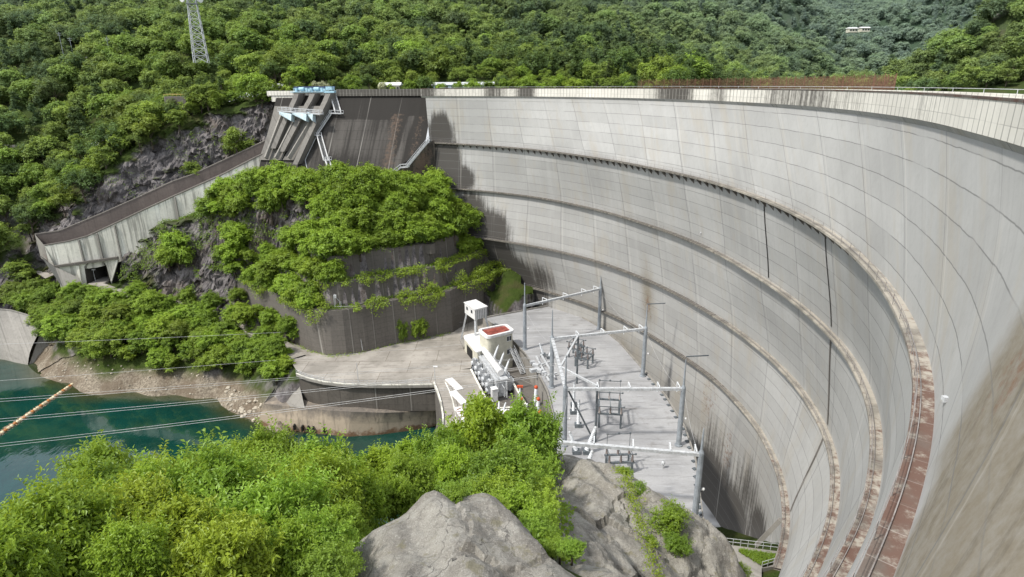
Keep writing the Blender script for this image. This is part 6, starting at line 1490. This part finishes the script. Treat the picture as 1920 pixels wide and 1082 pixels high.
for px_, py_, Y_, s_ in ((500,520,185,1.0),(540,500,185,1.0),(580,492,184,.9),(612,520,177,.85),(560,545,175,.9),(520,565,177,.85),(480,548,184,.8),(598,562,170,.75),(462,592,184,.6),(448,560,190,.7),(640,505,176,.7),(550,470,187,.9),(592,452,187,.8),(500,480,191,.8),(470,440,200,.5),(320,470,205,.45),(455,470,197,.5),(385,395,209,.5),(430,365,208,.55),(480,350,206,.5),(540,350,202,.5),(520,590,172,.6),(545,600,169,.5),
                        (430,568,184,1.05),(462,596,178,1.1),(492,622,170,.95),(518,655,162,.85),(537,688,156,.7),(500,560,176,1.0),(540,565,170,.9),(580,572,166,.8),(350,562,194,.9),(395,574,190,.9),(440,592,185,.85),(478,612,179,.75),(505,640,172,.7),(540,672,163,.6),(548,700,156,.5),(260,545,200,.8),(100,550,205,.8),(130,572,202,.8)):
    c = U(px_, py_, Y=Y_); e = rr.randrange(3); g_ = float(valz(np.array([[c.x, c.y]]))[0]); place('broadleaf_tree', MID[e], (c.x, c.y, min(c.z-3.0*s_, g_+2.0)), rr.uniform(0, 6.28), (s_, s_*1.05), 'large leafy tree spreading over the left flank of the knoll and the road edge', 'tree', 'trees spreading over the knoll flank')
for i, (px_, py_, Y_) in enumerate(((948, 578, 199), (962, 570, 200), (978, 563, 201), (992, 562, 202), (955, 556, 202), (972, 550, 204), (940, 560, 201), (985, 575, 199), (1005, 566, 203), (930, 583, 198))):
    p = U(px_, py_, Y=Y_); g_ = float(valz(np.array([[p.x, p.y]]))[0]); place('bush', BUSH[i % 3], (p.x, p.y, min(p.z-1.5, g_+.8)), i, (1.1, 1.1), 'bush in the corner between the powerhouse roof, the retaining wall and the dam', 'bush', 'bushes in the corner beside the dam')
# two dark bushes against the lowest wall
for i, (px_, py_) in enumerate(((755, 641), (790, 634))):
    p = U(px_, py_, z=ZP); place('bush', BUSH[i], (p.x, p.y, ZP-.3), i*2, (1.05, 2.1), ['left of two dark bushes against the lowest retaining wall', 'right of two dark bushes against the lowest retaining wall'][i], 'bush', 'bushes against the lowest retaining wall')
# creeper strips on the terraces, cliff tufts, wall foot weeds
def leafstuff(name, C, leaf, per, mat, seed, tone0=.5, up_=.8):
    g = np.random.default_rng(seed); n = len(C); N = n*per; idx = np.repeat(np.arange(n), per); nm = g.normal(size=(N, 3))*.45+np.array([0, -.25, up_]); nm /= np.linalg.norm(nm, axis=1)[:, None]
    ang = g.uniform(0, 2*pi, N); t1 = np.cross(nm, np.array([.1, .9, .3])); t1 /= np.linalg.norm(t1, axis=1)[:, None]; t2 = np.cross(nm, t1); dr = t1*np.cos(ang)[:, None]+t2*np.sin(ang)[:, None]; sd_ = np.cross(nm, dr); s = leaf*g.uniform(.6, 1.3, N)[:, None]
    base = C[idx]+g.normal(size=(N, 3))*leaf*.8
    V = np.stack([base, base+dr*s*.55+sd_*s*.3, base+dr*s*1.1, base+dr*s*.55-sd_*s*.3], 1).reshape(-1, 3)
    return tag(nobj(name, V, np.arange(N*4).reshape(N, 4), mat, fattr={'tone': np.clip(tone0+g.normal(size=N)*.22, 0, 1)}), kind='stuff')
def strip(path, z, n, w, h, seed, i0=0., i1=1.):
    g = np.random.default_rng(seed); P = resamp([(p[0], p[1], z) for p in path], 200); t = g.uniform(i0, i1, n)*199; i = t.astype(int).clip(0, 198); q = P[i]+(P[i+1]-P[i])*(t-i)[:, None]
    tg = P[i+1]-P[i]; tg /= np.linalg.norm(tg, axis=1)[:, None]; nr = np.stack([-tg[:, 1], tg[:, 0], tg[:, 2]], 1); dens = fbm(q, 5, 2, seed); a = g.uniform(-1, 1, n)
    q = q+nr*(a*w)[:, None]; q[:, 2] += np.where(a < -.2, -g.random(n)**1.6*3.2*np.clip(.3+1.3*dens, 0, 3), g.random(n)*h*np.clip(.7+1.5*dens, .2, 3)); return q[dens > -.3]
C = np.vstack([strip(W1[0:7], -60+.3, 1700, 2.4, 2.2, 8), strip(W1[6:], -60+.2, 1700, 2.0, 1.3, 3, .0, .98), strip(W2, -53.2, 1900, 2.0, 1.8, 4, 0, 1), strip(W1[10:], -60+.4, 1200, 2.6, 2.6, 6, 0, 1)])
leafstuff('creeper_strip', C, .42, 6, M['leaf_mid'], 31)
C = strip(W1[2:13], ZP, 700, .9, .5, 5); C[:, 2] = np.maximum(C[:, 2], ZP+.1); leafstuff('verge_weeds', C-np.array([0, .8, 0]), .22, 6, M['leaf_near'], 32, .7)
g = np.random.default_rng(3); 
def scat_px(polys, n, seed, f=valz, yr=(160, 262)):
    g = np.random.default_rng(seed); out = []
    X = np.c_[g.uniform(-175, 0, n*6), g.uniform(yr[0], yr[1], n*6)]; P = np.c_[X, f(X)]; m = np.zeros(len(P), bool)
    for q in polys: m |= pxpoly(P, q)
    P = P[m & vmask_common(P)]; return P[:n]
cl_p = scat_px([CLIFF], 2600, 6); d_ = fbm(cl_p, 9, 3, 3); cl_p = cl_p[d_ > .22]; cl_p[:, 2] += .3; cl_p[:, 1] -= .8
kn_p = scat_px([[(280,400),(900,400),(935,540),(600,600),(450,590),(220,520)]], 9000, 7, yr=(160, 216)); d_ = fbm(kn_p, 7, 3, 13); kn_p = kn_p[d_ > -.12]; kn_p[:, 2] += .25
leafstuff('slope_undergrowth', np.vstack([cl_p, kn_p]), .40, 6, M['leaf_mid'], 33, .45)
gt = U(1430, 1045, z=-67.2); C = np.array([[U(g.uniform(1388, 1474), 0, Y=1).x*0+0, 0, 0] for _ in range(1)])
C = []; 
for _ in range(1400):
    a, b = g.random(), g.random(); p = Vector(L5[0]).lerp(L5[1], a).lerp(Vector(L5[5]).lerp(L5[3], a), b); C.append((p.x, p.y, zl+.4))
leafstuff('toe_grass', np.array(C), .16, 5, M['leaf_near'], 36, .3)
# ---- near trees below the viewpoint: (px, py of crown centre, depth Y, scale, proto)
NT_ = [(60,1085,24,.9,0),(-60,1110,27,.9,1),(150,1040,31,.9,1),(205,930,40,1.0,0),(45,1015,36,.65,2),(330,952,36,.95,3),(392,905,44,.72,1),(300,985,27,.8,0),(250,1010,22,.72,3),(120,1060,17,.65,0),(-10,1090,17,.55,1),(340,1050,18,.55,3),(430,985,25,.8,1),(455,950,32,.8,0),(520,888,42,.82,1),(560,905,38,.7,2),(600,960,27,.75,0),(520,1020,21,.62,1),(440,1070,16,.5,3),(560,1075,17,.45,0),(620,920,36,.8,1),(690,915,37,.7,2),(655,950,29,.65,0),(725,900,38,.62,0),(785,885,42,.75,2),(760,915,32,.5,1),(850,895,36,.55,0),(902,818,44,.88,2),(985,832,45,.84,1),(915,900,37,.7,0),(970,905,38,.60,1),(990,925,37,.36,0),(840,870,40,.6,1),(640,1010,21,.38,0),(120,965,44,.62,1),(455,895,46,.8,0),(-60,1060,40,.7,0),(220,985,30,.8,1),(20,1082,14,.4,2),(250,1082,15.5,.42,0),(925,930,32,.45,2),(600,1040,17.5,.34,1),(510,960,29,.7,3)]
seen = {}
nl = ['bright green tree', 'spreading light green tree', 'fine leaved green tree', 'yellow green tree with reddish shoots']
for i, (px_, py_, Y_, s_, k) in enumerate(NT_):
    c = U(px_, py_+8, Y=Y_); Hh = [6.8, 7.2, 6.0, 6.2][k]*s_
    grd = float(NEAR(np.array([[c.x, c.y]]))[0]); base = c.z-Hh*.62; sz = 1.0
    if base > grd-1: base2 = grd-.5; vs = (c.z-base2)/(.62*Hh/s_)/1.0; sc = (s_, min(vs, s_*1.5)); base = c.z-(.62*[6.8, 7.2, 6.0, 6.2][k])*sc[1]
    else: sc = (s_, s_)
    near = 'near the bottom left corner of the view' if (px_ < 200 and Y_ < 30) else ('over the left end of the water' if px_ < 300 else ('in front of the pale quay foot' if px_ < 640 else ('beside the bare rock outcrop' if Y_ < 34 else 'in front of the turbine deck')))
    o = place('broadleaf_tree', NEARR[k], (c.x, c.y, base), rr.uniform(0, 6.28), sc, nl[k]+' '+near, 'tree', 'trees on the near slope: '+nl[k]+' '+near)
    # a longer trunk reaching the ground where the bank falls away
    if base > grd+.3:
        mb = MB(); mb.tube((0, 0, (grd-base-.8)/sc[1]), (0, 0, -1.0), .30, .2, 7); mb.build('lower_trunk', M['bark'], o)
# bare pale dead branches
db = U(590, 985, Y=26); mb = MB(); rr2 = random.Random(5)
def twig(a, d, l, r, n):
    b = a+d*l; mb.tube(a, b, r, r*.6, 5, False)
    if n:
        for _ in range(3): e = (d+Vector((rr2.uniform(-.7, .7), rr2.uniform(-.5, .5), rr2.uniform(-.1, .5)))).normalized(); twig(b, e, l*rr2.uniform(.6, .85), r*.6, n-1)
twig(db+Vector((0, 0, -2.2)), Vector((.1, 0, 1)).normalized(), 1.3, .05, 4); tag(mb.build('dead_tree', M['barkpale'], smooth=True), 'bare pale dead tree between the green crowns in front of the rock', 'dead tree')
# shrubs round the rocks
SH = [(855,978,21.0,.40,0),(850,950,21.6,.42,1),(985,960,28,.8,1),(1010,985,26,.7,0),(1010,1015,24,.55,1),(945,925,29,.9,0),(1050,1035,22.5,.40,0),(1072,1068,21,.34,1),(985,940,33,.9,1),(930,915,33,1.1,0),(1258,1015,36,.95,0),(1268,1040,34,.6,1),(1170,935,43,.45,0),(1195,965,40,.4,1),(1215,1030,34,.35,0),(650,1068,16.5,.4,0),(620,1075,15.5,.5,1),(1010,950,32,.7,0),(1150,905,46,.3,1),(920,955,24,.45,1),(1390,1068,38,.5,0),(965,880,36,1.4,0),(1000,905,37,1.0,1),(940,900,31,1.2,1),(985,930,30,1.0,0),(1008,970,27.5,.75,1),(965,935,27,.8,0),(1005,1000,25,.6,1),(1035,1020,23.5,.45,0),(915,915,28,1.0,0)]
for i, (px_, py_, Y_, s_, k) in enumerate(SH):
    c = U(px_, py_, Y=Y_); grd = float(NEAR(np.array([[c.x, c.y]]))[0]); lb = 'small yellow green shrub on top of the rounded rock' if i < 2 else ('low green shrub in the gully left of the rock slab' if c.x < 6 else 'low shrub rooted in the cracks of the rock slab')
    place('shrub', SHR[k], (c.x, c.y, max(grd-.3, min(grd+1.6, c.z-.8*s_))), rr.uniform(0, 6), s_, lb, 'shrub', 'shrubs: '+lb)
g = np.random.default_rng(9); X = np.c_[g.uniform(-60, 14, 26000), g.uniform(10, 60, 26000)]; P = np.c_[X, NEAR(X)]
m = (X[:, 0] < -7.0) | ((np.abs(X[:, 0]-(1.6+.0*X[:, 1])) < 2.6) & (X[:, 1] > 23) & (X[:, 1] < 40) & (X[:, 0] < X[:, 1]*.10+.3)); P = P[m & (fbm(P, 4, 2, 5) > -.3)]; P[:, 2] += .2*g.random(len(P))
leafstuff('bank_undergrowth', P, .28, 5, M['leaf_near'], 41, .15)
t = g.random(380); c0_, c1_ = U(1160, 915, Y=44), U(1240, 1082, Y=29); P = np.array([c0_.lerp(c1_, f)[:] for f in t])+g.normal(size=(380, 3))*np.array([.28, .3, 0]); P[:, 2] = NEAR(P[:, :2])+.55; leafstuff('crack_grass', P, .13, 5, M['leaf_yellow'], 42, .3)

# ================================================================== LIGHT
SUN_DIR = Vector((-.52, -.30, .80)).normalized()      # toward the sun
el = math.asin(SUN_DIR.z); az = math.atan2(SUN_DIR.x, SUN_DIR.y)
wd = bpy.data.worlds.new('World'); scn.world = wd; wd.use_nodes = True; nt = wd.node_tree; nt.nodes.clear()
sky = nt.nodes.new('ShaderNodeTexSky'); sky.sky_type = 'NISHITA'; sky.sun_disc = False; sky.sun_elevation = el; sky.sun_rotation = az; sky.air_density = 1.2; sky.dust_density = 2.5
bg = nt.nodes.new('ShaderNodeBackground'); bg.inputs[1].default_value = .15; ow = nt.nodes.new('ShaderNodeOutputWorld')
tc_ = nt.nodes.new('ShaderNodeTexCoord'); mp = nt.nodes.new('ShaderNodeMapping'); mp.inputs['Scale'].default_value = (1.4, 1.4, 3.0); nz = nt.nodes.new('ShaderNodeTexNoise'); nz.inputs['Scale'].default_value = 1.6; nz.inputs['Detail'].default_value = 6
mr = nt.nodes.new('ShaderNodeMapRange'); mr.inputs[1].default_value = .36; mr.inputs[2].default_value = .54; mr.inputs[4].default_value = .85; mx = nt.nodes.new('ShaderNodeMix'); mx.data_type = 'RGBA'
L_ = nt.links.new; L_(tc_.outputs['Generated'], mp.inputs[0]); L_(mp.outputs[0], nz.inputs['Vector']); L_(nz.outputs[0], mr.inputs[0]); L_(mr.outputs[0], mx.inputs[0]); L_(sky.outputs[0], mx.inputs[6]); mx.inputs[7].default_value = (9.5, 9.8, 10.2, 1)
L_(mx.outputs[2], bg.inputs[0]); L_(bg.outputs[0], ow.inputs[0])
sl = bpy.data.lights.new('sun', 'SUN'); sl.energy = 3.9; sl.angle = radians(4.0); sl.color = (1, .95, .87); so = bpy.data.objects.new('sun', sl); link(so); so.rotation_euler = SUN_DIR.to_track_quat('Z', 'Y').to_euler()
scn.view_settings.view_transform = 'Standard'; scn.view_settings.look = 'None'; scn.view_settings.exposure = 0
scn.cycles.max_bounces = 5; scn.cycles.diffuse_bounces = 2; scn.cycles.glossy_bounces = 2; scn.cycles.transmission_bounces = 3; scn.cycles.use_denoising = True
